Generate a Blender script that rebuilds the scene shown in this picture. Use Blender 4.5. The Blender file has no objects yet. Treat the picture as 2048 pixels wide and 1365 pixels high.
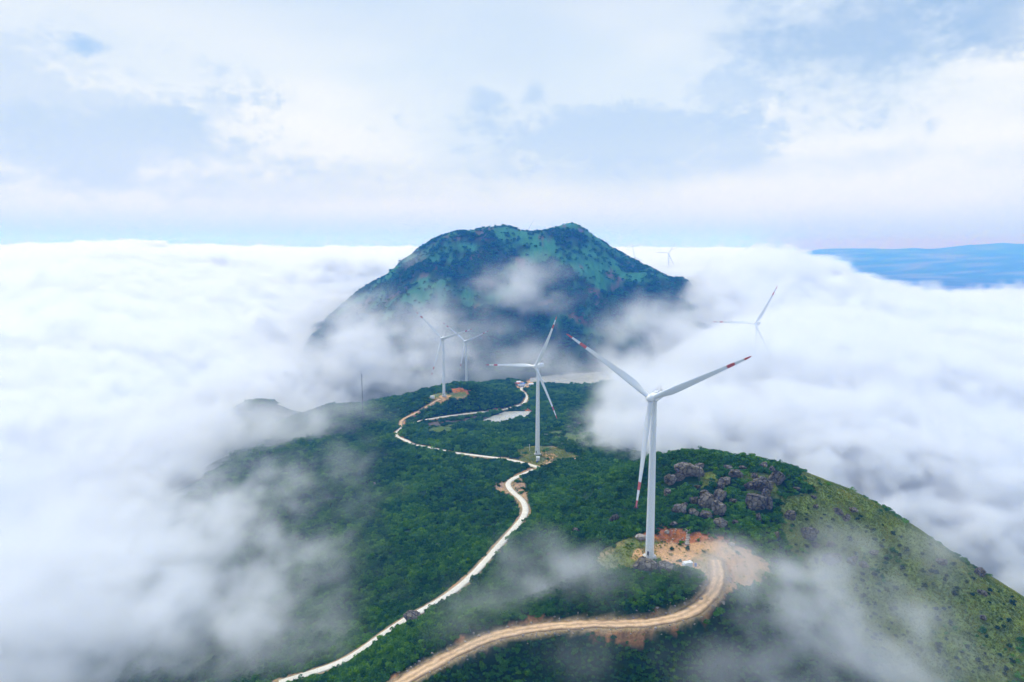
import bpy, bmesh, math, random
import numpy as np
from mathutils import Vector, Matrix

random.seed(7)
rng = np.random.default_rng(11)
SC = bpy.context.scene
COL = SC.collection
R = math.radians

# ------------------------------------------------------------------ camera
F_PX, PITCH, CAM_Z = 1365.0, R(8.0), 150.0
cam = bpy.data.cameras.new('camera')
cam_ob = bpy.data.objects.new('camera', cam)
COL.objects.link(cam_ob)
cam.sensor_width = 36.0
cam.lens = 36.0 * F_PX / 2048.0
cam.clip_start, cam.clip_end = 1.0, 200000.0
cam_ob.location = (0, 0, CAM_Z)
cam_ob.rotation_euler = (R(90) - PITCH, 0, 0)
SC.camera = cam_ob

# ------------------------------------------------------------------ render + exposure
SC.render.engine = 'CYCLES'
cy = SC.cycles
cy.use_denoising = True
try:
    cy.denoiser = 'OPENIMAGEDENOISE'
except Exception:
    pass
cy.max_bounces = 14
cy.diffuse_bounces = 3
cy.glossy_bounces = 2
cy.transmission_bounces = 2
cy.transparent_max_bounces = 12
cy.volume_bounces = 9
cy.volume_step_rate = 4.0
cy.use_adaptive_sampling = True
cy.adaptive_threshold = 0.035
cy.adaptive_min_samples = 24
cy.volume_max_steps = 256
cy.sample_clamp_indirect = 4.0
SC.view_settings.view_transform = 'Standard'
SC.view_settings.look = 'None'
SC.view_settings.gamma = 1.0
SC.view_settings.exposure = 0.3
SC.view_settings.use_curve_mapping = False

# ------------------------------------------------------------------ sun
SUN_EL, SUN_AZ = R(52), R(-35)          # azimuth from +Y towards +X
sun = bpy.data.lights.new('sun', 'SUN')
sun.energy, sun.angle, sun.color = 2.4, R(14), (1.0, 0.97, 0.92)
sun_ob = bpy.data.objects.new('sun', sun)
COL.objects.link(sun_ob)
sd = Vector((math.cos(SUN_EL) * math.sin(SUN_AZ), math.cos(SUN_EL) * math.cos(SUN_AZ), math.sin(SUN_EL)))
sun_ob.rotation_euler = sd.to_track_quat('Z', 'Y').to_euler()
sun_ob.location = (0, 0, 600)


# ------------------------------------------------------------------ world: sky texture under layered cloud
def build_world():
    w = bpy.data.worlds.new('World')
    SC.world = w
    w.use_nodes = True
    w.cycles.sampling_method = 'NONE'      # the sky is even: found by the scattered rays themselves
    nt = w.node_tree
    nt.nodes.clear()
    N, L = nt.nodes.new, nt.links.new

    def math_(op, a, b=None, c=None, clamp=False):
        m = N('ShaderNodeMath'); m.operation = op; m.use_clamp = clamp
        for i, v in enumerate((a, b, c)):
            if v is None: continue
            if isinstance(v, (int, float)): m.inputs[i].default_value = v
            else: L(v, m.inputs[i])
        return m.outputs[0]

    def ramp(fac, lo, hi):
        r = N('ShaderNodeMapRange'); r.interpolation_type = 'SMOOTHSTEP'
        L(fac, r.inputs['Value'])
        r.inputs['From Min'].default_value = lo; r.inputs['From Max'].default_value = hi
        return r.outputs['Result']

    def mixc(fac, a, b):
        m = N('ShaderNodeMix'); m.data_type = 'RGBA'
        if isinstance(fac, (int, float)): m.inputs[0].default_value = fac
        else: L(fac, m.inputs[0])
        for sock, v in ((m.inputs[6], a), (m.inputs[7], b)):
            if isinstance(v, tuple): sock.default_value = (*v, 1)
            else: L(v, sock)
        return m.outputs[2]

    def noise(vec, scale, detail=6, rough=0.55, dist=0.0):
        n = N('ShaderNodeTexNoise'); n.inputs['Scale'].default_value = scale
        n.inputs['Detail'].default_value = detail; n.inputs['Roughness'].default_value = rough
        n.inputs['Distortion'].default_value = dist
        L(vec, n.inputs['Vector'])
        return n.outputs['Fac']

    tc = N('ShaderNodeTexCoord')
    sep = N('ShaderNodeSeparateXYZ'); L(tc.outputs['Generated'], sep.inputs[0])
    dx, dy, dz = sep.outputs
    az = math_('ARCTAN2', dx, dy)                 # 0 straight ahead, + to the right
    el = math_('ARCSINE', dz)
    comb = N('ShaderNodeCombineXYZ')              # angles stretched sideways: layered cloud
    L(az, comb.inputs[0]); L(math_('MULTIPLY', el, 2.6), comb.inputs[1]); L(math_('MULTIPLY', dy, 0.3), comb.inputs[2])
    wide = comb.outputs[0]
    comb2 = N('ShaderNodeCombineXYZ')
    L(az, comb2.inputs[0]); L(math_('MULTIPLY', el, 1.5), comb2.inputs[1]); L(math_('MULTIPLY', dy, 0.3), comb2.inputs[2])
    lump = comb2.outputs[0]

    sky = N('ShaderNodeTexSky'); sky.sky_type = 'NISHITA'; sky.sun_disc = False
    sky.sun_elevation = SUN_EL; sky.sun_rotation = SUN_AZ; sky.altitude = 1200
    sky.air_density = 1.2; sky.dust_density = 1.5
    skyc = N('ShaderNodeVectorMath'); skyc.operation = 'SCALE'; L(sky.outputs[0], skyc.inputs[0]); skyc.inputs['Scale'].default_value = 0.11
    blue = mixc(0.55, skyc.outputs[0], (0.36, 0.60, 0.95))

    # the high veil: white with soft pale blue variation and few blue gaps
    n_big = noise(wide, 2.2, 2, 0.5)
    n_mid = noise(lump, 11.0, 4, 0.55)
    n_fine = noise(lump, 48.0, 4, 0.6)
    n_mix = math_('MULTIPLY_ADD', n_fine, 0.45, math_('MULTIPLY', n_mid, 0.75))      # about 0.6 on average
    n_soft = noise(wide, 5.0, 4, 0.5)
    veil = mixc(math_('MULTIPLY', ramp(n_big, 0.40, 0.72), 0.75), (0.915, 0.965, 1.0), (0.66, 0.81, 0.97))
    veil = mixc(math_('MULTIPLY', ramp(n_soft, 0.42, 0.75), 0.45), veil, (0.66, 0.79, 0.95))
    # higher up the veil turns pale blue
    veil = mixc(math_('MULTIPLY', ramp(el, 0.17, 0.48), 0.8), veil, (0.47, 0.65, 0.92))

    def blob(a0, e0, ra, re, edge=1.0, warp=1.0, base=0.0):
        """patch of cloud round one direction, its outline broken by noise; base > 0 lets it melt away downwards"""
        qa = math_('MULTIPLY_ADD', az, 1.0 / ra, -a0 / ra)
        qe = math_('MULTIPLY_ADD', el, 1.0 / re, -e0 / re)
        q = math_('SQRT', math_('MULTIPLY_ADD', qa, qa, math_('MULTIPLY', qe, qe)))
        q = math_('MULTIPLY_ADD', n_mix, -3.4 * warp, q)
        m = ramp(q, 1.0 + 0.5 * edge - 2.04 * warp, 1.0 - 0.5 * edge - 2.04 * warp)
        if base:
            m = math_('MULTIPLY', m, math_('MULTIPLY_ADD', ramp(qe, -1.2, 0.5), base, 1.0 - base))
        return m

    def pix(px, py):
        u, v = (px - 1024) / F_PX, (682.5 - py) / F_PX
        d = Vector((u, math.cos(PITCH) + v * math.sin(PITCH), -math.sin(PITCH) + v * math.cos(PITCH))).normalized()
        return math.atan2(d.x, d.y), math.asin(d.z)

    col = veil
    # blue gaps in the veil (top right, small one top left)
    for px, py, ra, re, k, edge in ((1700, 85, 0.115, 0.055, 0.75, 1.6), (2000, 20, 0.05, 0.045, 0.6, 1.4), (165, 92, 0.026, 0.012, 0.95, 1.2)):
        a, e = pix(px, py)
        col = mixc(math_('MULTIPLY', blob(a, e, ra, re, edge), k), col, blue)
    # blue-grey cloud banks seen against the bright veil
    shade = (0.53, 0.70, 0.93)
    for px, py, ra, re, k, edge, base in ((1230, 280, 0.23, 0.042, 0.85, 0.8, 0.35), (1440, 190, 0.058, 0.036, 0.75, 0.8, 0.4), (975, 197, 0.026, 0.012, 0.8, 1.2, 0), (1072, 185, 0.014, 0.015, 0.8, 1.2, 0),
                                    (70, 240, 0.20, 0.080, 0.6, 0.8, 0.3), (300, 300, 0.16, 0.05, 0.55, 0.8, 0.5), (430, 225, 0.04, 0.024, 0.45, 0.8, 0.8), (520, 375, 0.22, 0.014, 0.35, 1.6, 0),
                                    (1280, 340, 0.34, 0.016, 0.5, 1.6, 0)):
        a, e = pix(px, py)
        col = mixc(math_('MULTIPLY', blob(a, e, ra, re, edge, 0.7 if edge > 1.3 else 1.0, base), k), col, shade)
    # towards the horizon the veil reads a little bluer through the deep air
    hz = math_('SUBTRACT', 1.0, ramp(el, 0.0, 0.14))
    col = mixc(math_('MULTIPLY', hz, 0.6), col, (0.70, 0.81, 0.95))
    hz = math_('SUBTRACT', 1.0, ramp(el, 0.005, 0.06))
    col = mixc(math_('MULTIPLY', hz, 0.85), col, (0.53, 0.735, 0.96))

    bg = N('ShaderNodeBackground'); L(col, bg.inputs[0]); bg.inputs[1].default_value = 0.83
    out = N('ShaderNodeOutputWorld'); L(bg.outputs[0], out.inputs[0])


build_world()


# ------------------------------------------------------------------ numpy helpers
def ray(px, py):
    u, v = (px - 1024) / F_PX, (682.5 - py) / F_PX
    return np.array([u, math.cos(PITCH) + v * math.sin(PITCH), -math.sin(PITCH) + v * math.cos(PITCH)])


def at_y(px, py, y):
    d = ray(px, py)
    return np.array([0, 0, CAM_Z]) + d * (y / d[1])


def at_z(px, py, z):
    d = ray(px, py)
    return np.array([0, 0, CAM_Z]) + d * ((z - CAM_Z) / d[2])


_perm = np.random.default_rng(3).permutation(256)
_perm = np.concatenate([_perm, _perm, _perm])
_g3 = np.random.default_rng(4).normal(size=(256, 3)); _g3 /= np.linalg.norm(_g3, axis=1)[:, None]
_g3 = _g3.astype(np.float32)
_perm = _perm.astype(np.int32)
_th = np.random.default_rng(5).uniform(0, 2 * np.pi, 256)
_gx, _gy = np.cos(_th).astype(np.float32), np.sin(_th).astype(np.float32)


def perlin(x, y, z=None):
    x = np.asarray(x, np.float32); y = np.asarray(y, np.float32)
    if z is None:
        xi, yi = np.floor(x), np.floor(y)
        fx, fy = x - xi, y - yi
        xi = xi.astype(np.int32) & 255; yi = yi.astype(np.int32) & 255
        u, v = fx * fx * (3 - 2 * fx), fy * fy * (3 - 2 * fy)
        p0, p1 = _perm[xi], _perm[xi + 1]
        def gr(p, b):
            k = _perm[p + yi + b]
            return _gx[k] * (fx if p is p0 else fx - 1) + _gy[k] * (fy - b)
        a = gr(p0, 0); a += u * (gr(p1, 0) - a)
        c = gr(p0, 1); c += u * (gr(p1, 1) - c)
        return (a + v * (c - a)) * 1.45
    z = np.asarray(z, np.float32)
    xi, yi, zi = np.floor(x).astype(int), np.floor(y).astype(int), np.floor(z).astype(int)
    fx, fy, fz = x - xi, y - yi, z - zi
    xi &= 255; yi &= 255; zi &= 255
    u, v, w = [f * f * f * (f * (f * 6 - 15) + 10) for f in (fx, fy, fz)]
    res = 0.0
    for a in (0, 1):
        for b in (0, 1):
            h0 = _perm[_perm[xi + a] + yi + b]
            for c in (0, 1):
                g = _g3[_perm[h0 + zi + c] & 255]
                dot = g[..., 0] * (fx - a) + g[..., 1] * (fy - b) + g[..., 2] * (fz - c)
                res = res + dot * (u if a else 1 - u) * (v if b else 1 - v) * (w if c else 1 - w)
    return res * 1.6


def fbm(x, y, z=None, octaves=4, gain=0.5):
    s, a, f, tot = 0.0, 1.0, 1.0, 0.0
    for k in range(octaves):
        s = s + a * perlin(x * f + 17.3 * k, y * f + 5.1 * k, None if z is None else z * f + 3.7 * k)
        tot += a; a *= gain; f *= 2.03
    return s / tot


def sstep(a, b, x):
    t = np.clip((x - a) / (b - a), 0, 1)
    return t * t * (3 - 2 * t)


class TPS:
    def __init__(self, pts, scale=500.0, smooth=1e-4):
        P = np.array(pts, float)
        self.xy = P[:, :2] / scale; self.s = scale
        n = len(P)
        K = self.k(self.xy, self.xy) + np.eye(n) * smooth
        A = np.zeros((n + 3, n + 3)); A[:n, :n] = K
        Q = np.concatenate([np.ones((n, 1)), self.xy], 1)
        A[:n, n:] = Q; A[n:, :n] = Q.T
        b = np.zeros(n + 3); b[:n] = P[:, 2]
        self.w = np.linalg.solve(A, b)

    @staticmethod
    def k(a, b):
        d2 = ((a[:, None, :] - b[None, :, :]) ** 2).sum(-1)
        return np.where(d2 > 0, 0.5 * d2 * np.log(np.maximum(d2, 1e-12)), 0)

    def __call__(self, x, y):
        x = np.asarray(x, float); sh = x.shape
        p = np.stack([x.ravel(), np.asarray(y, float).ravel()], 1) / self.s
        out = np.empty(len(p))
        for i in range(0, len(p), 20000):
            q = p[i:i + 20000]
            out[i:i + 20000] = self.k(q, self.xy) @ self.w[:-3] + self.w[-3] + q @ self.w[-2:]
        return out.reshape(sh)


# ------------------------------------------------------------------ terrain shape
PZ = [  # (pixel x, pixel y, height): points read off the slopes of the near ridge
    (1299, 1115, -3), (1230, 1112, -4), (1350, 1090, -3), (1420, 1105, -3), (1500, 1130, -7), (1345, 1056, 2.5), (1430, 1070, 1), (1280, 1070, 0),
    (1410, 1010, 5), (1360, 960, 11), (1400, 932, 17), (1460, 945, 16), (1525, 938, 15), (1340, 914, 15), (1270, 945, 2), (1230, 1000, -3),
    (1640, 988, 8), (1740, 1042, -4), (1850, 1104, -16), (1950, 1160, -28), (2048, 1222, -38),
    (1700, 1100, -14), (1600, 1130, -14), (1800, 1200, -32), (1950, 1280, -45), (1600, 1250, -26), (1800, 1340, -46), (2048, 1365, -55),
    (1500, 1365, -36), (1300, 1365, -30), (1100, 1365, -30), (950, 1365, -32), (1500, 1060, 0),
    (1440, 1150, -5), (1425, 1190, -7), (1390, 1220, -9), (1320, 1243, -11), (1250, 1249, -12.5), (1130, 1249, -14.5), (1000, 1268, -18.5),
    (900, 1310, -24), (800, 1365, -31), (1300, 1180, -5), (1200, 1190, -8), (1100, 1180, -13), (1250, 1300, -19), (1480, 1230, -14),
    (560, 1365, -57), (690, 1325, -50), (800, 1245, -40), (900, 1190, -35), (950, 1150, -33.5), (1000, 1090, -33), (1055, 1020, -33),
    (1015, 968, -38), (1075, 938, -41), (1150, 1050, -15), (1150, 1150, -12), (1050, 1200, -22), (1100, 1100, -17), (1200, 960, -14),
    (1150, 960, -30), (1120, 990, -25),
    (950, 1040, -45), (850, 1000, -55), (850, 1150, -45), (700, 1100, -65), (700, 1250, -55), (600, 1000, -80), (550, 1150, -85),
    (500, 1300, -72), (400, 950, -115), (400, 1100, -105), (300, 1250, -100), (200, 1365, -100), (650, 900, -80), (750, 920, -68),
    (850, 925, -60), (950, 950, -48), (820, 887, -67), (880, 903, -59), (985, 916, -48),
    (1075, 908, -42), (1030, 905, -43), (1110, 915, -42), (1165, 918, -42), (1220, 907, -47), (1250, 930, -36),
    (1130, 872, -58), (1150, 850, -65), (1180, 830, -68), (1200, 790, -78), (1320, 757, -77), (1250, 775, -81), (1120, 778, -105), (1090, 776, -104), (1150, 784, -102), (1120, 800, -89),
    (930, 860, -70), (870, 860, -72), (1000, 870, -62), (900, 885, -63), (790, 870, -77), (815, 848, -76), (900, 832, -77), (1000, 821, -78),
    (1050, 808, -77), (1055, 792, -81), (1040, 782, -84), (1050, 770, -89),
    (888, 792, -58), (860, 797, -59), (930, 790, -58), (940, 779, -54), (900, 776, -55), (1000, 790, -66), (960, 770, -62), (830, 802, -66),
    (760, 815, -80), (700, 840, -87), (650, 815, -100), (540, 805, -105), (600, 860, -102), (480, 860, -125),
    (965, 842, -80), (1010, 826, -80), (1058, 824, -80), (1000, 847, -80), (1045, 836, -80),
    (1100, 765, -113), (1200, 765, -114), (1280, 752, -114), (1200, 745, -113), (1290, 738, -112), (1045, 763, -93), (1040, 752, -113), (933, 775, -98),
]
PY = [  # (pixel x, pixel y, distance): the blue mountain
    (680, 650, 1750), (740, 600, 1850), (840, 515, 1980), (880, 477, 2040), (905, 466, 2060), (950, 462, 2080), (995, 453, 2100), (1020, 456, 2110),
    (1050, 467, 2120), (1080, 467, 2120), (1110, 457, 2110), (1147, 448, 2100), (1190, 477, 2070), (1230, 507, 2040), (1262, 530, 2010),
    (1300, 548, 1990), (1355, 563, 1960), (1385, 578, 1930),
    (1000, 705, 1500), (1000, 640, 1620), (1000, 580, 1760), (1000, 510, 1930), (850, 700, 1490), (850, 640, 1610), (850, 580, 1760), (850, 540, 1870),
    (1150, 700, 1490), (1150, 620, 1640), (1150, 540, 1830), (1150, 490, 1970), (1300, 700, 1480), (1300, 650, 1600), (1300, 590, 1800),
    (740, 700, 1520), (740, 650, 1670), (1390, 660, 1600), (1390, 610, 1780), (930, 740, 1420), (800, 745, 1400), (1330, 735, 1400),
]
XYZ = [
    (140, 500, -20), (230, 480, -38), (320, 440, -88), (420, 400, -130), (60, 530, -28), (400, 300, -85), (300, 400, -68), (520, 600, -160),
    (0, 150, -70), (150, 150, -75), (-200, 200, -100), (300, 190, -95), (0, 0, -110), (-500, 300, -190), (-500, 500, -190),
    (-250, 1110, -140), (-340, 1080, -140), (-200, 1270, -142), (-110, 1320, -138), (-650, 700, -210), (-800, 1000, -240), (-500, 900, -150), (-450, 1200, -150), (-900, 2000, -260), (-500, 1500, -160), (900, 500, -230), (600, 900, -140),
    (1000, 1500, -220), (450, 1300, -130), (300, 830, -28), (230, 760, -58), (380, 900, -65), (210, 620, -60),
    (-600, 2500, -180), (-200, 2550, -40), (200, 2550, -40), (500, 2450, -40), (0, 3000, -220), (600, 2640, 40), (655, 2600, 34), (540, 2900, 22), (900, 2700, -150),
    (1310, 3050, -35), (1500, 2500, -250), (-1200, 3000, -300), (600, 3400, -250), (1800, 3400, -300), (-2000, 1500, -320), (2000, 1500, -320),
    (-2000, 300, -320), (2000, 300, -320), (0, -400, -250), (900, 0, -250), (-900, 0, -250),
]
_pts = [at_z(*p) for p in PZ] + [at_y(*p) for p in PY] + [np.array(p, float) for p in XYZ]
_tps = TPS(_pts, smooth=2e-5)


def h_base(x, y):
    x = np.asarray(x, float); y = np.asarray(y, float)
    far = sstep(1.0, 1.9, np.sqrt(((x - 0) / 2000) ** 2 + ((y - 1500) / 2100) ** 2))
    z = np.zeros_like(x)
    m = far < 1
    if m.any(): z[m] = _tps(x[m], y[m])
    # the far lowland with rolling hills
    d = np.hypot(x, y)
    low = -480 + 60 * fbm(x / 2600, y / 2600, octaves=3) + 520 * sstep(0.05, 0.55, fbm(x / 9000 + 3.3, y / 9000 + 1.2, octaves=4)) * sstep(9000, 16000, d) * 0.7
    low = low + sstep(16500, 23500, d) * sstep(0.36, 0.46, x / np.maximum(y, 1)) * (470 + 190 * fbm(x / 4200, y / 4200, octaves=4))      # a rim of far hills
    return np.maximum(z, -330) * (1 - far) + low * far


def hit(px, py, y0=230.0, y1=2400.0):
    d = ray(px, py)
    for ys in (np.geomspace(y0, y1, 260), None):
        if ys is None:
            ys = np.linspace(ya, yb, 30)
        p = np.array([0, 0, CAM_Z]) + d[None, :] * (ys / d[1])[:, None]
        g = p[:, 2] - _tps(p[:, 0], p[:, 1])
        k = int(np.argmax(g < 0))
        if g[k] >= 0:
            return p[-1]
        if k == 0:
            return p[0]
        ya, yb = ys[k - 1], ys[k]
    t = g[k - 1] / (g[k - 1] - g[k])
    return p[k - 1] * (1 - t) + p[k] * t


def smooth_line(pts, step=2.0, passes=3):
    P = np.array(pts, float)
    seg = np.linalg.norm(np.diff(P[:, :2], axis=0), axis=1)
    s = np.concatenate([[0], np.cumsum(seg)])
    n = max(int(s[-1] / step), 4)
    t = np.linspace(0, s[-1], n)
    Q = np.stack([np.interp(t, s, P[:, k]) for k in range(3)], 1)
    for _ in range(passes):
        k = np.ones(7) / 7
        ext = np.concatenate([Q[:1].repeat(3, 0), Q, Q[-1:].repeat(3, 0)])
        Q = np.stack([np.convolve(ext[:, j], k, 'valid') for j in range(3)], 1)
    return Q


ROADS = {   # name: (pixel line, width, height passes)
    'concrete_road': ([(540, 1372), (620, 1347), (690, 1325), (740, 1290), (800, 1245), (855, 1216), (900, 1190), (945, 1152), (975, 1118), (1000, 1090),
                       (1030, 1056), (1048, 1035), (1053, 1018), (1045, 1000), (1025, 985), (1013, 970), (1020, 960), (1045, 950), (1072, 938)], 4.3),
    'concrete_road_b': ([(1082, 937), (1060, 930), (1030, 922), (1000, 917), (950, 911), (915, 907), (885, 901), (865, 897), (845, 893), (825, 890), (812, 881), (797, 876), (790, 869),
                         (800, 858), (815, 849), (850, 840), (900, 832), (950, 826), (1000, 821), (1030, 814), (1049, 807), (1054, 796), (1050, 787), (1042, 782), (1043, 776), (1052, 770)], 4.3),
    'dirt_road': ([(1424, 1112), (1436, 1128), (1440, 1150), (1428, 1186), (1405, 1212), (1370, 1232), (1320, 1244), (1250, 1249), (1180, 1248), (1130, 1250), (1060, 1257), (1000, 1268),
                   (945, 1288), (900, 1310), (850, 1338), (800, 1365), (770, 1383)], 6.6),
    'dirt_track': ([(885, 797), (870, 803), (852, 815), (830, 828), (806, 838), (800, 848), (803, 856), (807, 853)], 4.0),
    'field_track': ([(1085, 936), (1100, 925), (1112, 921), (1140, 919), (1165, 917)], 3.2),
}
LINES = {k: smooth_line([hit(*p) for p in v[0]]) for k, v in ROADS.items()}


def line_info(x, y, L):
    """distance to a polyline and the height of its nearest point"""
    best = np.full(x.shape, 1e9); zz = np.zeros(x.shape)
    lo, hi = L[:, :2].min(0) - 25, L[:, :2].max(0) + 25
    m = (x > lo[0]) & (x < hi[0]) & (y > lo[1]) & (y < hi[1])
    xm, ym = x[m], y[m]
    b = np.full(xm.shape, 1e9); z = np.zeros(xm.shape)
    for a, c in zip(L[:-1:2], L[2::2]):
        e = c[:2] - a[:2]; l2 = e @ e + 1e-9
        near = (np.abs(xm - a[0]) < 30) & (np.abs(ym - a[1]) < 30)
        if not near.any(): continue
        t = np.clip(((xm[near] - a[0]) * e[0] + (ym[near] - a[1]) * e[1]) / l2, 0, 1)
        d = np.hypot(xm[near] - a[0] - t * e[0], ym[near] - a[1] - t * e[1])
        idx = np.flatnonzero(near); up = d < b[idx]
        b[idx[up]] = d[up]; z[idx[up]] = (a[2] + t * (c[2] - a[2]))[up]
    best[m] = b; zz[m] = z
    return best, zz


def poly_xy(px_pts, y0=230.0):
    return np.array([hit(*p, y0=y0)[:2] for p in px_pts])


def in_poly(x, y, P):
    c = np.zeros(x.shape, bool)
    for (x0, y0), (x1, y1) in zip(P, np.roll(P, -1, 0)):
        cond = (y0 > y) != (y1 > y)
        c ^= cond & (x < (x1 - x0) * (y - y0) / (y1 - y0 + 1e-12) + x0)
    return c


ZONES = [   # (kind, pixel outline)
    ('grass', [(1560, 1000), (1650, 985), (1750, 1040), (1950, 1146), (2046, 1206), (2100, 1300), (2046, 1364), (1760, 1364), (1690, 1230), (1600, 1140), (1565, 1060)]),
    ('grass', [(1392, 948), (1432, 946), (1446, 972), (1402, 978)]),
    ('grass', [(1470, 950), (1540, 950), (1560, 1000), (1500, 990)]),
    ('meadow', [(1186, 1128), (1205, 1100), (1240, 1080), (1290, 1072), (1330, 1085), (1300, 1120), (1262, 1138), (1215, 1140)]),
    ('dirt', [(1270, 1098), (1330, 1084), (1400, 1082), (1470, 1090), (1520, 1110), (1548, 1134), (1535, 1160), (1480, 1178), (1440, 1192), (1418, 1165), (1400, 1142), (1360, 1136), (1310, 1126), (1262, 1120)]),
    ('red', [(1278, 1082), (1292, 1064), (1316, 1054), (1346, 1056), (1400, 1062), (1445, 1072), (1472, 1088), (1410, 1084), (1340, 1086)]),
    ('meadow', [(1028, 902), (1050, 893), (1100, 893), (1125, 900), (1165, 914), (1120, 922), (1095, 930), (1075, 932), (1040, 922)]),
    ('dirt', [(1082, 903), (1100, 905), (1114, 914), (1108, 922), (1090, 934), (1078, 937), (1092, 922), (1088, 912)]),
    ('meadow', [(848, 798), (872, 787), (905, 785), (938, 785), (935, 794), (905, 800), (870, 806)]),
    ('dirt', [(880, 792), (902, 791), (898, 800), (880, 806), (862, 811), (876, 800)]),
    ('red', [(893, 785), (900, 778), (925, 777), (942, 783), (938, 788)]),
    ('field', [(848, 860), (868, 851), (915, 843), (908, 858), (890, 870), (872, 874)]),
    ('field', [(1084, 884), (1098, 864), (1150, 854), (1178, 862), (1184, 892), (1130, 896)]),
    ('brown', [(1128, 856), (1140, 847), (1176, 842), (1178, 850), (1150, 854)]),
    ('brown', [(848, 851), (870, 843), (960, 831), (976, 838), (905, 846), (866, 854)]),
    ('dirt', [(1028, 766), (1060, 756), (1076, 758), (1066, 776), (1046, 779), (1030, 776)]),
    ('red', [(1030, 764), (1060, 754), (1072, 756), (1050, 764)]),
    ('red', [(1052, 815), (1064, 824), (1060, 826), (1046, 822)]),
    ('scree', [(985, 968), (1006, 964), (1012, 990), (994, 984)]),
    ('scree', [(1030, 960), (1045, 955), (1062, 1010), (1046, 992), (1030, 972)]),
]
ZPOLY = [(k, poly_xy(p)) for k, p in ZONES]
ZPOLY.append(('grass', np.array([(170, 384), (229, 355), (272, 335), (300, 295), (350, 310), (335, 400), (270, 440), (190, 430)], float)))   # the far side of the grassy brow
POND_Z, LAKE_Z = -79.3, -111.5
POND = np.array([at_z(px, py, POND_Z)[:2] for px, py in ((964, 842), (985, 833), (1008, 824), (1030, 823), (1062, 823), (1056, 829), (1052, 836), (1030, 838), (1000, 847), (982, 845))])


def axis_steps(fine0, fine1, fine, lo, hi, grow):
    a = list(np.arange(fine0, fine1 + 1e-6, fine))
    s = fine
    while a[-1] < hi:
        s *= grow; a.append(a[-1] + s)
    s = fine; b = [a[0]]
    while b[-1] > lo:
        s *= grow; b.append(b[-1] - s)
    return np.array(b[:0:-1] + a)


GX = axis_steps(-170, 210, 1.35, -27000, 27000, 1.045)
GY = axis_steps(238, 985, 1.35, -2000, 26000, 1.021)


def coarse_base():
    """the smooth shape on every fourth grid line, filled in between"""
    ix = np.unique(np.r_[np.arange(0, len(GX), 4), np.flatnonzero(np.diff(GX, append=1e6) > 4), len(GX) - 1]); iy = np.unique(np.r_[np.arange(0, len(GY), 4), np.flatnonzero(np.diff(GY, append=1e6) > 4), len(GY) - 1])
    a, b = np.meshgrid(GX[ix], GY[iy], indexing='ij')
    C = h_base(a, b)
    k = np.clip(np.searchsorted(ix, np.arange(len(GX)), 'right') - 1, 0, len(ix) - 2)
    t = ((GX - GX[ix[k]]) / (GX[ix[k + 1]] - GX[ix[k]]))[:, None]
    C = C[k] * (1 - t) + C[k + 1] * t
    k = np.clip(np.searchsorted(iy, np.arange(len(GY)), 'right') - 1, 0, len(iy) - 2)
    t = ((GY - GY[iy[k]]) / (GY[iy[k + 1]] - GY[iy[k]]))[None, :]
    return C[:, k] * (1 - t) + C[:, k + 1] * t


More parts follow.
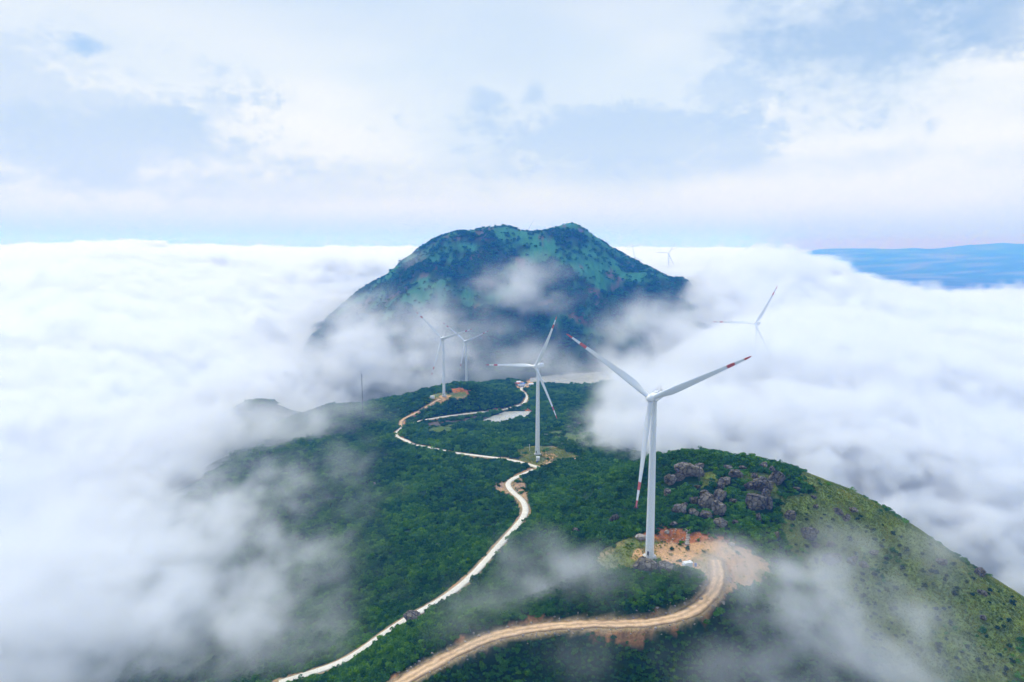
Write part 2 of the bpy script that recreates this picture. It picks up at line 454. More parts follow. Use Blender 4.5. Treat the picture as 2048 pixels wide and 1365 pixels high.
def terrain(x, y):
    """height and zone weights at points"""
    z = coarse_base().ravel()
    d = np.hypot(x, y)
    near = d < 4500
    W = {k: np.zeros(x.shape) for k in ('grass', 'meadow', 'dirt', 'red', 'field', 'brown', 'scree', 'bare', 'road')}
    xn, yn = x[near], y[near]
    # broken ground: small swells everywhere, gullies and ribs on the mountain
    mt = sstep(1350, 1600, yn)
    rough = 1.3 * fbm(xn / 26, yn / 26, octaves=4) + mt * (1 - 0.75 * sstep(70, 170, z[near])) * (46 * (0.26 - np.abs(fbm(xn / 150, yn / 300, octaves=4, gain=0.55))) + 9 * fbm(xn / 40, yn / 40, octaves=4) + 7 * np.abs(fbm(xn / 16, yn / 16, octaves=3)) * sstep(90, 170, z[near]))
    rough = rough + (1 - mt) * 3.0 * fbm(xn / 70, yn / 70, octaves=2) * sstep(330, 480, yn)
    zn = z[near]
    clear = np.ones(xn.shape)
    for nm, L in LINES.items():
        Ls = L[::6]
        m = (xn > Ls[:, 0].min() - 70) & (xn < Ls[:, 0].max() + 70) & (yn > Ls[:, 1].min() - 70) & (yn < Ls[:, 1].max() + 70)
        dd = np.full(int(m.sum()), 1e9)
        for q in Ls: dd = np.minimum(dd, (xn[m] - q[0]) ** 2 + (yn[m] - q[1]) ** 2)
        clear[m] *= sstep(7, 55, np.sqrt(dd))
    for q in [at_y(1299, 1115, 320), at_y(1075, 908, 612), at_y(888, 792, 931), at_y(1150, 870, 740), at_y(1410, 1000, 375)]: clear *= sstep(18, 70, np.hypot(xn - q[0], yn - q[1]))
    fold = fbm(xn / 62 + 0.35 * yn / 62, yn / 80 + 11, octaves=3)
    zn = zn + (1 - mt) * clear * (9.0 * (0.22 - np.abs(fold)) + 3.5 * fbm(xn / 30 + 5, yn / 30, octaves=2)) * (0.35 + 0.65 * sstep(20, -60, xn)) * (1 - 0.75 * sstep(800, 950, yn))
    jk = 3.0 + 5.0 * sstep(500, 800, yn)
    jx = xn + jk * fbm(xn / 9, yn / 9, octaves=3); jy = yn + jk * fbm(xn / 9 + 9, yn / 9 + 4, octaves=3)
    flat = np.zeros(xn.shape)
    for k, P in ZPOLY:
        lo, hi = P.min(0) - 6, P.max(0) + 6
        m = (xn > lo[0]) & (xn < hi[0]) & (yn > lo[1]) & (yn < hi[1])
        w = np.zeros(xn.shape)
        if m.any(): w[m] = in_poly(jx[m], jy[m], P)
        wn = W[k][near]; wn = np.maximum(wn, w); W[k][near] = wn
        if k in ('dirt', 'meadow'): flat = np.maximum(flat, w)
    zn = zn + rough * (1 - 0.85 * flat)
    for nm, L in LINES.items():
        hw = ROADS[nm][1] / 2
        dist, lz = line_info(xn, yn, L)
        k = 1 - sstep(hw + 0.6, hw + 4.5, dist)
        zn = zn * (1 - k) + (lz - 0.12) * k
        wn = W['road'][near]; wn = np.maximum(wn, 1 - sstep(hw + 1.2, hw + 2.2, dist + 0.8 * fbm(xn / 3, yn / 3, octaves=2))); W['road'][near] = wn
        nz = fbm(xn / 20 + 40, yn / 20, octaves=2)
        reach = hw + 1.0 + (2.8 if nm.startswith('dirt') else 2.0) * sstep(-0.15 if nm.startswith('dirt') else 0.0, 0.4, nz) + 0.9 * fbm(xn / 3, yn / 3, octaves=2)
        wn = W['bare'][near]; wn = np.maximum(wn, (dist < reach) * 1.0); W['bare'][near] = wn
    inp = in_poly(xn, yn, POND)
    zn = np.where(inp, POND_Z - 1.0, np.where((np.hypot(xn - POND[:, 0].mean(), yn - POND[:, 1].mean()) < 60) & ~inp, np.maximum(zn, POND_Z + 0.25), zn))
    z[near] = zn
    return z, W


def mat(name, color=(0.5, 0.5, 0.5), rough=0.8, spec=0.3):
    m = bpy.data.materials.new(name); m.use_nodes = True
    b = m.node_tree.nodes['Principled BSDF']
    b.inputs['Base Color'].default_value = (*color, 1)
    b.inputs['Roughness'].default_value = rough
    b.inputs['Specular IOR Level'].default_value = spec
    return m


def tex_mat(name, stops, scale, rough=0.85, spec=0.2, bump=0.0, bump_scale=None, detail=6, stretch=(1, 1, 1), coord='Object', bdist=0.3):
    """base colour from a noise-driven ramp, optional bump"""
    m = mat(name, stops[0][1], rough, spec)
    nt = m.node_tree; N, L = nt.nodes.new, nt.links.new
    b = nt.nodes['Principled BSDF']
    tc = N('ShaderNodeTexCoord'); mp = N('ShaderNodeMapping'); mp.inputs['Scale'].default_value = stretch
    L(tc.outputs[coord], mp.inputs[0])
    n = N('ShaderNodeTexNoise'); n.inputs['Scale'].default_value = scale; n.inputs['Detail'].default_value = detail; n.inputs['Roughness'].default_value = 0.62
    L(mp.outputs[0], n.inputs['Vector'])
    cr = N('ShaderNodeValToRGB'); el = cr.color_ramp.elements
    while len(el) < len(stops): el.new(0.5)
    for e, (p, c) in zip(el, stops): e.position = p; e.color = (*c, 1)
    L(n.outputs['Fac'], cr.inputs[0]); L(cr.outputs[0], b.inputs['Base Color'])
    if bump:
        n2 = N('ShaderNodeTexNoise'); n2.inputs['Scale'].default_value = bump_scale or scale * 3; n2.inputs['Detail'].default_value = 8
        L(mp.outputs[0], n2.inputs['Vector'])
        bp = N('ShaderNodeBump'); bp.inputs['Strength'].default_value = bump; bp.inputs['Distance'].default_value = bdist
        L(n2.outputs['Fac'], bp.inputs['Height']); L(bp.outputs[0], b.inputs['Normal'])
    return m


def np_mesh(name, verts, faces):
    me = bpy.data.meshes.new(name)
    verts = np.asarray(verts, np.float32); faces = np.asarray(faces, np.int32)
    me.vertices.add(len(verts)); me.vertices.foreach_set('co', verts.ravel())
    k = faces.shape[1]
    me.loops.add(faces.size); me.loops.foreach_set('vertex_index', faces.ravel())
    me.polygons.add(len(faces))
    me.polygons.foreach_set('loop_start', np.arange(0, faces.size, k, dtype=np.int32))
    me.update(calc_edges=True)
    me.validate()
    return me


def grid_faces(nx, ny):
    i = np.arange(nx * ny).reshape(nx, ny)
    return np.stack([i[:-1, :-1], i[1:, :-1], i[1:, 1:], i[:-1, 1:]], -1).reshape(-1, 4)


def link(name, me, m=None, parent=None, smooth=False, **props):
    o = bpy.data.objects.new(name, me); COL.objects.link(o)
    if m is not None:
        me.materials.clear(); me.materials.append(m)
    if smooth: me.polygons.foreach_set('use_smooth', [True] * len(me.polygons))
    if parent is not None: o.parent = parent
    for k, v in props.items(): o[k] = v
    return o


# --- build the ground sheet
XX, YY = np.meshgrid(GX, GY, indexing='ij')
ZZ, WW = terrain(XX.ravel(), YY.ravel())
ZZ = ZZ.reshape(XX.shape)
WG = {k: v.reshape(XX.shape) for k, v in WW.items()}


def bil(G, x, y):
    i = np.clip(np.searchsorted(GX, x) - 1, 0, len(GX) - 2); j = np.clip(np.searchsorted(GY, y) - 1, 0, len(GY) - 2)
    tx = (x - GX[i]) / (GX[i + 1] - GX[i]); ty = (y - GY[j]) / (GY[j + 1] - GY[j])
    return G[i, j] * (1 - tx) * (1 - ty) + G[i + 1, j] * tx * (1 - ty) + G[i, j + 1] * (1 - tx) * ty + G[i + 1, j + 1] * tx * ty


def gz(x, y):
    return float(bil(ZZ, np.array([x]), np.array([y]))[0])


PAL = dict(grass=(0.185, 0.245, 0.055), meadow=(0.14, 0.17, 0.045), dirt=(0.56, 0.335, 0.165), red=(0.38, 0.14, 0.055), field=(0.085, 0.140, 0.030),
           brown=(0.11, 0.095, 0.075), scree=(0.40, 0.26, 0.15), bare=(0.40, 0.19, 0.085), road=(0.34, 0.25, 0.14))


def ground_colours():
    x, y = XX.ravel(), YY.ravel()
    n1 = fbm(x / 18, y / 18, octaves=3); n2 = fbm(x / 5 + 30, y / 5, octaves=3); n3 = fbm(x / 150 + 7, y / 150, octaves=4)
    c = np.tile(np.array((0.016, 0.050, 0.018)), (len(x), 1))
    # mountain: grassy crown and spurs, scrub in the folds
    mt = sstep(1400, 1650, y) * (1 - sstep(3500, 4500, np.hypot(x, y)))
    g = mt * sstep(-0.1, 0.25, n3 + 0.5 * fbm(x / 45, y / 45, octaves=3) + 0.0015 * (ZZ.ravel() - 80))
    c = c * (1 - g[:, None]) + np.array((0.040, 0.175, 0.085)) * g[:, None]  # grass green pushed to teal: distance haze painted into the mountain colour
    rk = mt * sstep(0.22, 0.4, fbm(x / 60 + 50, y / 60, octaves=4))
    c = c * (1 - rk[:, None]) + np.array((0.13, 0.10, 0.075)) * rk[:, None]
    for k in ('grass', 'field', 'brown', 'meadow', 'scree', 'dirt', 'bare', 'red', 'road'):
        w = WW[k].copy()
        if k == 'meadow':
            w2 = w * sstep(0.05, 0.3, n1); c = c * (1 - w[:, None]) + np.array(PAL[k]) * w[:, None]
            c = c * (1 - 0.6 * w2[:, None]) + np.array((0.38, 0.24, 0.12)) * 0.6 * w2[:, None]
            continue
        if k == 'dirt':
            w2 = w * sstep(0.08, 0.3, n1 + 0.3 * n2); c = c * (1 - w[:, None]) + np.array(PAL[k]) * w[:, None]
            c = c * (1 - 0.75 * w2[:, None]) + np.array((0.16, 0.17, 0.06)) * 0.75 * w2[:, None]
            continue
        if k in ('bare', 'red'):
            w = w * (0.55 + 0.45 * sstep(-0.3, 0.1, n2))
        c = c * (1 - w[:, None]) + np.array(PAL[k]) * w[:, None]
    c *= (1 + 0.35 * n2 + 0.2 * n1)[:, None]
    far = sstep(5000, 9000, np.hypot(x, y))[:, None]
    pl = sstep(0.0, 0.3, fbm(x / 1500, y / 500, octaves=4))[:, None]
    c = c * (1 - far) + (np.array((0.05, 0.075, 0.04)) * (1 - pl) + np.array((0.20, 0.20, 0.17)) * pl) * far
    return np.clip(c, 0.004, 0.9)


gm = bpy.data.materials.new('ground_cover'); gm.use_nodes = True
nt = gm.node_tree; N_, L_ = nt.nodes.new, nt.links.new
b_ = nt.nodes['Principled BSDF']; b_.inputs['Roughness'].default_value = 0.95; b_.inputs['Specular IOR Level'].default_value = 0.1
at_ = N_('ShaderNodeAttribute'); at_.attribute_name = 'soil'
tc_ = N_('ShaderNodeTexCoord')
nz_ = N_('ShaderNodeTexNoise'); nz_.inputs['Scale'].default_value = 0.9; nz_.inputs['Detail'].default_value = 8; nz_.inputs['Roughness'].default_value = 0.7
L_(tc_.outputs['Object'], nz_.inputs['Vector'])
mr_ = N_('ShaderNodeMapRange'); L_(nz_.outputs['Fac'], mr_.inputs['Value']); mr_.inputs['From Min'].default_value = 0.3; mr_.inputs['From Max'].default_value = 0.7
mr_.inputs['To Min'].default_value = 0.55; mr_.inputs['To Max'].default_value = 1.4
mx_ = N_('ShaderNodeVectorMath'); mx_.operation = 'SCALE'; L_(at_.outputs['Color'], mx_.inputs[0]); L_(mr_.outputs[0], mx_.inputs['Scale'])
L_(mx_.outputs[0], b_.inputs['Base Color'])
bp_ = N_('ShaderNodeBump'); bp_.inputs['Strength'].default_value = 0.8; bp_.inputs['Distance'].default_value = 0.5
L_(nz_.outputs['Fac'], bp_.inputs['Height']); L_(bp_.outputs[0], b_.inputs['Normal'])

me = np_mesh('ground', np.stack([XX.ravel(), YY.ravel(), ZZ.ravel()], 1), grid_faces(len(GX), len(GY)))
ca = me.color_attributes.new('soil', 'FLOAT_COLOR', 'POINT')
ca.data.foreach_set('color', np.concatenate([ground_colours(), np.ones((XX.size, 1))], 1).astype(np.float32).ravel())
link('ground', me, gm, smooth=True, kind='structure', label='green ridge and mountain rising out of the low cloud')

# --- roads
concrete_m = tex_mat('pale_concrete', [(0.3, (0.60, 0.56, 0.48)), (0.7, (0.74, 0.70, 0.62))], 0.25, 0.8, bump=0.1)
dirt_m = tex_mat('packed_earth', [(0.25, (0.42, 0.27, 0.15)), (0.5, (0.60, 0.42, 0.26)), (0.75, (0.68, 0.50, 0.33))], 0.35, 0.95, bump=0.5, bump_scale=1.5)


nt = dirt_m.node_tree; N_, L_ = nt.nodes.new, nt.links.new; b_ = nt.nodes['Principled BSDF']
aa = N_('ShaderNodeAttribute'); aa.attribute_name = 'across'
nz_ = N_('ShaderNodeTexNoise'); nz_.inputs['Scale'].default_value = 0.25; nz_.inputs['Detail'].default_value = 5
L_(N_('ShaderNodeTexCoord').outputs['Object'], nz_.inputs['Vector'])
wob = N_('ShaderNodeMath'); wob.operation = 'MULTIPLY_ADD'; L_(nz_.outputs['Fac'], wob.inputs[0]); wob.inputs[1].default_value = 0.9; L_(aa.outputs['Fac'], wob.inputs[2])
sh_ = N_('ShaderNodeMath'); sh_.operation = 'SUBTRACT'; L_(wob.outputs[0], sh_.inputs[0]); sh_.inputs[1].default_value = 0.45
ab_ = N_('ShaderNodeMath'); ab_.operation = 'ABSOLUTE'; L_(sh_.outputs[0], ab_.inputs[0])
rp_ = N_('ShaderNodeValToRGB'); el_ = rp_.color_ramp.elements
while len(el_) < 5: el_.new(0.5)
for e_, (p_, v_) in zip(el_, ((0.0, 0.72), (0.22, 0.95), (0.42, 1.15), (0.62, 0.95), (0.95, 0.55))): e_.position = p_; e_.color = (v_, v_ * 0.98, v_ * 0.95, 1)
L_(ab_.outputs[0], rp_.inputs[0])
src_ = b_.inputs['Base Color'].links[0].from_socket
mu_ = N_('ShaderNodeVectorMath'); mu_.operation = 'MULTIPLY'; L_(src_, mu_.inputs[0]); L_(rp_.outputs[0], mu_.inputs[1]); L_(mu_.outputs[0], b_.inputs['Base Color'])


def road(name, L, width, m, label, jitter=0.15, lift=0.10, crown=0.06):
    T = np.gradient(L[:, :2], axis=0); T /= np.linalg.norm(T, axis=1)[:, None] + 1e-9
    Nn = np.stack([T[:, 1], -T[:, 0]], 1)
    prof = [(-1, -0.35), (-1, 0.0), (-0.5, crown * 0.7), (0, crown), (0.5, crown * 0.7), (1, 0.0), (1, -0.35)]
    V = []
    for i in range(len(L)):
        jl = 1 + jitter * float(perlin(np.array([i * 0.23]), np.array([3.3]))[0]); jr = 1 + jitter * float(perlin(np.array([i * 0.23]), np.array([8.3]))[0])
        for s, dz in prof:
            wv = width / 2 * (jl if s < 0 else jr) * s
            V.append((L[i, 0] + Nn[i, 0] * wv, L[i, 1] + Nn[i, 1] * wv, L[i, 2] + lift + dz))
    me = np_mesh(name, np.array(V), grid_faces(len(L), len(prof)))
    a = me.attributes.new('across', 'FLOAT', 'POINT'); a.data.foreach_set('value', np.tile([p_[0] for p_ in prof], len(L)).astype(np.float32))
    return link(name, me, m, kind='structure', label=label)


road('concrete_road', LINES['concrete_road'], 4.3, concrete_m, 'pale concrete road winding down the green ridge', 0.05)
road('concrete_road', LINES['concrete_road_b'], 4.3, concrete_m, 'pale concrete road curving past the pond', 0.05, lift=0.13)
road('dirt_road', LINES['dirt_road'], 6.6, dirt_m, 'orange dirt road looping round below the near turbine', 0.3)
road('dirt_track', LINES['dirt_track'], 4.0, dirt_m, 'orange dirt track up to the turbine on the far knoll', 0.3, lift=0.16)
road('dirt_track', LINES['field_track'], 3.0, dirt_m, 'narrow dirt track leading from the pad to the parked car', 0.3, lift=0.16)

# --- pond and lake
water_m = mat('milky_water', (0.42, 0.42, 0.38), 0.12, 0.5)


def sheet(name, pts, z, m, label):
    bm = bmesh.new()
    top = [bm.verts.new((p[0], p[1], z)) for p in pts]
    f = bm.faces.new(top)
    ext = bmesh.ops.extrude_face_region(bm, geom=[f])
    for v in ext['geom']:
        if isinstance(v, bmesh.types.BMVert): v.co.z -= 1.5
    bmesh.ops.recalc_face_normals(bm, faces=bm.faces)
    me = bpy.data.meshes.new(name); bm.to_mesh(me); bm.free()
    return link(name, me, m, kind='structure', label=label)


pc = POND.mean(0)
sheet('pond', [pc + (p - pc) * 1.25 for p in POND], POND_Z, water_m, 'small pale pond beside the concrete road')
lake_px = [(1060, 772), (1150, 775), (1260, 772), (1330, 762), (1335, 735), (1300, 733), (1200, 742), (1110, 750), (1060, 757)]
sheet('lake', [at_z(px, py, LAKE_Z)[:2] for px, py in lake_px], LAKE_Z, water_m, 'pale grey lake at the foot of the mountain')

#@@REST@@
# ------------------------------------------------------------------ small mesh helpers
def bm_obj(name, bm, m, parent=None, smooth=False, **props):
    bmesh.ops.recalc_face_normals(bm, faces=bm.faces)
    me = bpy.data.meshes.new(name); bm.to_mesh(me); bm.free()
    return link(name, me, m, parent, smooth, **props)


def add_box(bm, c, s, bevel=0.0, rot=None):
    M = Matrix.Translation(c) @ (rot.to_4x4() if rot else Matrix()) @ Matrix.Diagonal((*s, 1))
    r = bmesh.ops.create_cube(bm, size=1.0, matrix=M)
    if bevel:
        es = list({e for v in r['verts'] for e in v.link_edges})
        bmesh.ops.bevel(bm, geom=es, offset=bevel, segments=2, affect='EDGES', profile=0.5)


def add_tube(bm, p0, p1, r0, r1=None, seg=10, caps=True):
    p0, p1 = Vector(p0), Vector(p1); d = p1 - p0
    q = d.to_track_quat('Z', 'Y').to_matrix().to_4x4()
    bmesh.ops.create_cone(bm, cap_ends=caps, segments=seg, radius1=r0, radius2=r0 if r1 is None else r1, depth=d.length,
                          matrix=Matrix.Translation((p0 + p1) / 2) @ q)


def loft(rings):
    bm = bmesh.new(); prev = None
    for ring in rings:
        vs = [bm.verts.new(p) for p in ring]
        if prev:
            n = len(vs)
            for i in range(n): bm.faces.new((prev[i], prev[(i + 1) % n], vs[(i + 1) % n], vs[i]))
        prev = vs
    return bm, prev


def cap(bm, ring): bm.faces.new(ring)


def empty(name, loc, rz=0.0, **props):
    o = bpy.data.objects.new(name, None); COL.objects.link(o)
    o.location = loc; o.rotation_euler = (0, 0, rz); o.empty_display_size = 2
    for k, v in props.items(): o[k] = v
    return o


def child(name, me, parent, loc=(0, 0, 0), rot=(0, 0, 0), scale=(1, 1, 1)):
    o = bpy.data.objects.new(name, me); COL.objects.link(o); o.parent = parent
    o.location, o.rotation_euler, o.scale = loc, rot, scale
    return o


def mesh_of(name, bm, m, smooth=True):
    bmesh.ops.recalc_face_normals(bm, faces=bm.faces)
    me = bpy.data.meshes.new(name); bm.to_mesh(me); bm.free(); me.materials.append(m)
    if smooth:
        me.polygons.foreach_set('use_smooth', [True] * len(me.polygons))
        me.set_sharp_from_angle(angle=R(40))
    return me


# ------------------------------------------------------------------ wind turbines
white_m = tex_mat('white_turbine_paint', [(0.3, (0.76, 0.78, 0.80)), (0.7, (0.84, 0.85, 0.86))], 0.12, 0.35, 0.5, stretch=(1, 1, 0.25))
red_m = tex_mat('red_blade_paint', [(0.3, (0.52, 0.11, 0.125)), (0.7, (0.62, 0.17, 0.18))], 0.6, 0.4, 0.4)
grey_m = mat('grey_steel', (0.30, 0.31, 0.33), 0.5, 0.5)
dark_m = mat('dark_steel', (0.07, 0.075, 0.085), 0.6, 0.4)
pale_m = tex_mat('foundation_concrete', [(0.3, (0.42, 0.41, 0.38)), (0.7, (0.56, 0.54, 0.50))], 1.0, 0.9)

BLADE_R = 52.0
ST = [(1.0, 2.3, 1.0, 10), (2.6, 2.3, 1.0, 10), (4.5, 2.5, 0.85, 12), (7, 3.05, 0.6, 14), (10, 3.5, 0.42, 14), (13, 3.55, 0.34, 13), (17, 3.3, 0.28, 10), (22, 2.85, 0.24, 8),
      (30, 2.3, 0.21, 5), (36, 1.85, 0.19, 3.5), (39.5, 1.62, 0.19, 3), (44, 1.32, 0.18, 2), (48.3, 1.02, 0.18, 1), (50.6, 0.78, 0.18, 0.5), (51.6, 0.50, 0.18, 0), (52, 0.16, 0.2, 0)]


def blade_ring(r, chord, th, tw, n=18):
    out = []
    rnd_ = max(0.0, min(1.0, (th - 0.4) / 0.6))
    a = R(tw + 6)
    for i in range(n):
        t = 2 * math.pi * i / n
        x = 0.5 * math.cos(t)
        yc = 0.5 * math.sin(t)
        taper = (1 - rnd_) * (0.55 - 0.9 * x) + rnd_              # blunt nose at -x, thin tail at +x
        y = yc * th * min(1.0, max(0.10, taper) if rnd_ < 1 else 1.0)
        xo = x + (1 - rnd_) * 0.18
        px, py = xo * chord, y * chord
        out.append((px * math.cos(a) - py * math.sin(a), px * math.sin(a) + py * math.cos(a) - 5.2 * (r / BLADE_R) ** 2, r))
    return out


def interp_station(r):
    for s0, s1 in zip(ST, ST[1:]):
        if s0[0] <= r <= s1[0]:
            t = (r - s0[0]) / (s1[0] - s0[0])
            return tuple(a + (b - a) * t for a, b in zip(s0, s1))
    return ST[-1]


def blade_piece(name, r0, r1, m):
    rs = [r0] + [s[0] for s in ST if r0 < s[0] < r1] + [r1]
    bm, last = loft([blade_ring(*interp_station(r)) for r in rs])
    if r1 >= BLADE_R: cap(bm, last)
    return mesh_of(name, bm, m)


B1, B2, B3 = 40.0, 43.8, 48.6
me_blade = [blade_piece('blade', 1.0, B1, white_m), blade_piece('red_band', B1, B2, red_m), blade_piece('white_band', B2, B3, white_m), blade_piece('red_tip', B3, 52.0, red_m)]

bm, last = loft([[(rr * math.cos(t), rr * math.sin(t), z) for t in np.linspace(0, 2 * math.pi, 28, endpoint=False)]
                 for z, rr in [(0, 2.28), (0.02, 2.12)] + [(z, 2.12 - 0.82 * (z / 78) ** 1.15) for z in np.linspace(0.3, 78, 14)] + [(78.2, 1.42), (79.2, 1.42)]])
cap(bm, last)
me_tower = mesh_of('tower', bm, white_m)
bm = bmesh.new()
zc = 30
rr = 2.12 - 0.82 * (zc / 78) ** 1.15 + 0.03
add_tube(bm, (0, 0, zc - 0.08), (0, 0, zc + 0.08), rr, seg=28)
me_seam = mesh_of('flange', bm, white_m)
bm = bmesh.new(); add_tube(bm, (0, 0, -1.2), (0, 0, 0.35), 3.6, 3.3, 28); me_found = mesh_of('foundation', bm, pale_m)
bm = bmesh.new(); add_box(bm, (0, -2.12, 2.4), (0.9, 0.14, 2.1), 0.04)
me_door = mesh_of('door', bm, dark_m)
bm = bmesh.new()
for i in range(5): add_box(bm, (0, -2.35 - 0.28 * i, 1.25 - 0.22 * i), (1.1, 0.30, 0.07))
add_tube(bm, (-0.5, -2.3, 2.2), (-0.5, -3.5, 1.2), 0.03, seg=6); add_tube(bm, (0.5, -2.3, 2.2), (0.5, -3.5, 1.2), 0.03, seg=6)
me_step = mesh_of('entrance_steps', bm, grey_m, False)
# nacelle: rounded housing lofted front to back (front = -Y), origin at the rotor axis over the tower
nac = []
for y, w, h, zc in [(-2.6, 1.2, 1.25, 0.0), (-2.5, 1.55, 1.6, 0.0), (-1.6, 1.85, 1.9, 0.05), (0, 1.95, 2.0, 0.1), (4, 1.95, 2.0, 0.15), (7.2, 1.75, 1.85, 0.25), (8.0, 1.45, 1.55, 0.35), (8.2, 1.0, 1.1, 0.4)]:
    ring = []
    for i in range(20):
        t = 2 * math.pi * i / 20; c, s = math.cos(t), math.sin(t)
        ring.append((w * math.copysign(abs(c) ** 0.45, c), y, zc + h * math.copysign(abs(s) ** 0.45, s)))
    nac.append(ring)
bm, last = loft(nac); cap(bm, last); cap(bm, [bm.verts[i] for i in range(20)] if not bm.verts.ensure_lookup_table() else None)
me_nac = mesh_of('nacelle', bm, white_m)
bm = bmesh.new()
for x in (-1.3, 1.3):
    for y in (1.5, 3.5, 5.5, 7): add_tube(bm, (x, y, 2.0), (x, y, 3.0), 0.05, seg=6)
    add_tube(bm, (x, 1.5, 3.0), (x, 7, 3.0), 0.05, seg=6); add_tube(bm, (x, 1.5, 2.55), (x, 7, 2.55), 0.04, seg=6)
add_tube(bm, (-1.3, 7, 3.0), (1.3, 7, 3.0), 0.05, seg=6)
me_rail = mesh_of('roof_rail', bm, grey_m, False)
bm = bmesh.new()
for x in (-0.7, 0.7):
    add_tube(bm, (x, 6.6, 2.0), (x, 6.6, 4.4), 0.06, seg=6); add_box(bm, (x, 6.6, 4.4), (0.5, 0.12, 0.12)); add_box(bm, (x + 0.2, 6.6, 4.55), (0.12, 0.3, 0.2))
me_vane = mesh_of('wind_vane', bm, dark_m, False)
bm = bmesh.new(); add_box(bm, (0, 2.2, 2.3), (2.2, 2.4, 0.5), 0.12); me_hatch = mesh_of('roof_hatch', bm, white_m)
# spinner
spin = []
for y, rr in [(1.7, 1.55), (1.5, 1.75), (0.6, 1.95), (-0.6, 1.95), (-1.4, 1.7), (-2.0, 1.2), (-2.35, 0.6), (-2.45, 0.12)]:
    spin.append([(rr * math.cos(t), y, rr * math.sin(t)) for t in np.linspace(0, 2 * math.pi, 24, endpoint=False)])
bm, last = loft(spin); cap(bm, last)
for k in range(3):
    a = R(90 - k * 120)
    d = Vector((math.cos(a), 0, math.sin(a)))
    add_tube(bm, d * 1.2, d * 2.15, 1.28, seg=20)
me_spin = mesh_of('hub', bm, white_m)


def turbine(base, hub_h, psi, phi, label, detail=True, overhang=4.6, scale=1.0, group='white three-bladed wind turbines on the ridge'):
    t = empty('wind_turbine', base, -R(psi), label=label, category='wind turbine', group=group)
    tw = child('tower', me_tower, t, scale=(1, 1, (hub_h - 2.0) / 79.2))
    child('foundation', me_found, t)
    if detail:
        child('flange', me_seam, tw); child('door', me_door, tw); child('entrance_steps', me_step, t)
    n = child('nacelle', me_nac, t, (0, 0, hub_h))
    if detail:
        child('roof_rail', me_rail, n); child('wind_vane', me_vane, n); child('roof_hatch', me_hatch, n)
    hubp = (0, -overhang, hub_h + 0.35)
    h = child('hub', me_spin, t, hubp)
    h.rotation_euler = (Matrix.Rotation(-R(5), 3, 'X') @ Matrix.Rotation(R(90 - phi), 3, 'Y')).to_euler()
    for k in range(3):
        M = Matrix.Rotation(-R(5), 3, 'X') @ Matrix.Rotation(R(90 - phi - 120 * k), 3, 'Y')
        b = child('blade', me_blade[0], t, hubp, M.to_euler())
        for nm, me in zip(('red_band', 'white_band', 'red_tip'), me_blade[1:]): child(nm, me, b)
    return t


def tb(px, py, Y):
    p = at_y(px, py, Y); return p


B = {}
TURB = [
    (1299, 1115, 320, 81.0, 33, 28, 'large white wind turbine on the bare pad below the boulders'),
    (1075, 908, 612, 82.5, 35, 64, 'white wind turbine on the grassy pad beside the road fork'),
    (888, 792.5, 931, 81.0, 25, 18, 'white wind turbine on the knoll with a red earth bank'),
    (933, 776, 1184, 83.0, 25, 24, 'smaller white wind turbine just behind the one on the knoll'),
]
for px, py, Y, hh, psi, phi, lab in TURB:
    p = tb(px, py, Y); z = gz(p[0], p[1])
    turbine((p[0], p[1], z + 0.3), p[2] + hh - z - 0.3, psi, phi, lab)
for hx, hy, Y, psi, phi, lab in [
    (1511, 648, 822, 42, 62, 'white wind turbine half swallowed by the cloud, only its top showing'),
    (1337, 507, 2640, 20, 57, 'distant wind turbine on the dark knoll right of the mountain, the taller looking one'),
    (1269, 515, 2900, 35, 102, 'distant wind turbine close beside the right flank of the mountain'),
    (1634, 538, 3000, 40, 101, 'distant wind turbine standing in cloud before the blue lowland'),
    (1057, 458, 3300, 30, 56, 'distant wind turbine peeping over the saddle between the two summits'),
]:
    p = tb(hx, hy, Y); z = gz(p[0], p[1])
    zb = max(z, p[2] - 100)
    turbine((p[0] + 4.0 * math.sin(R(psi)), p[1] + 4.0 * math.cos(R(psi)), zb), p[2] - zb, psi, phi, lab, detail=False)

# ------------------------------------------------------------------ boulders
rock_m = tex_mat('grey_granite', [(0.25, (0.065, 0.060, 0.052)), (0.42, (0.16, 0.146, 0.122)), (0.6, (0.26, 0.232, 0.188)), (0.8, (0.40, 0.345, 0.27))], 0.22, 0.95, 0.15, bump=0.9, bump_scale=0.9, stretch=(1, 1, 0.6), bdist=0.5)
purple_m = tex_mat('dark_basalt', [(0.25, (0.055, 0.051, 0.044)), (0.45, (0.13, 0.12, 0.10)), (0.65, (0.20, 0.182, 0.15)), (0.85, (0.30, 0.265, 0.21))], 0.22, 0.95, 0.15, bump=0.9, bump_scale=0.9, stretch=(1, 1, 0.6), bdist=0.5)
palerock_m = tex_mat('pale_rock', [(0.25, (0.22, 0.19, 0.16)), (0.6, (0.42, 0.37, 0.32)), (0.85, (0.55, 0.50, 0.44))], 0.5, 0.95, 0.15, bump=0.8, bump_scale=2.0)
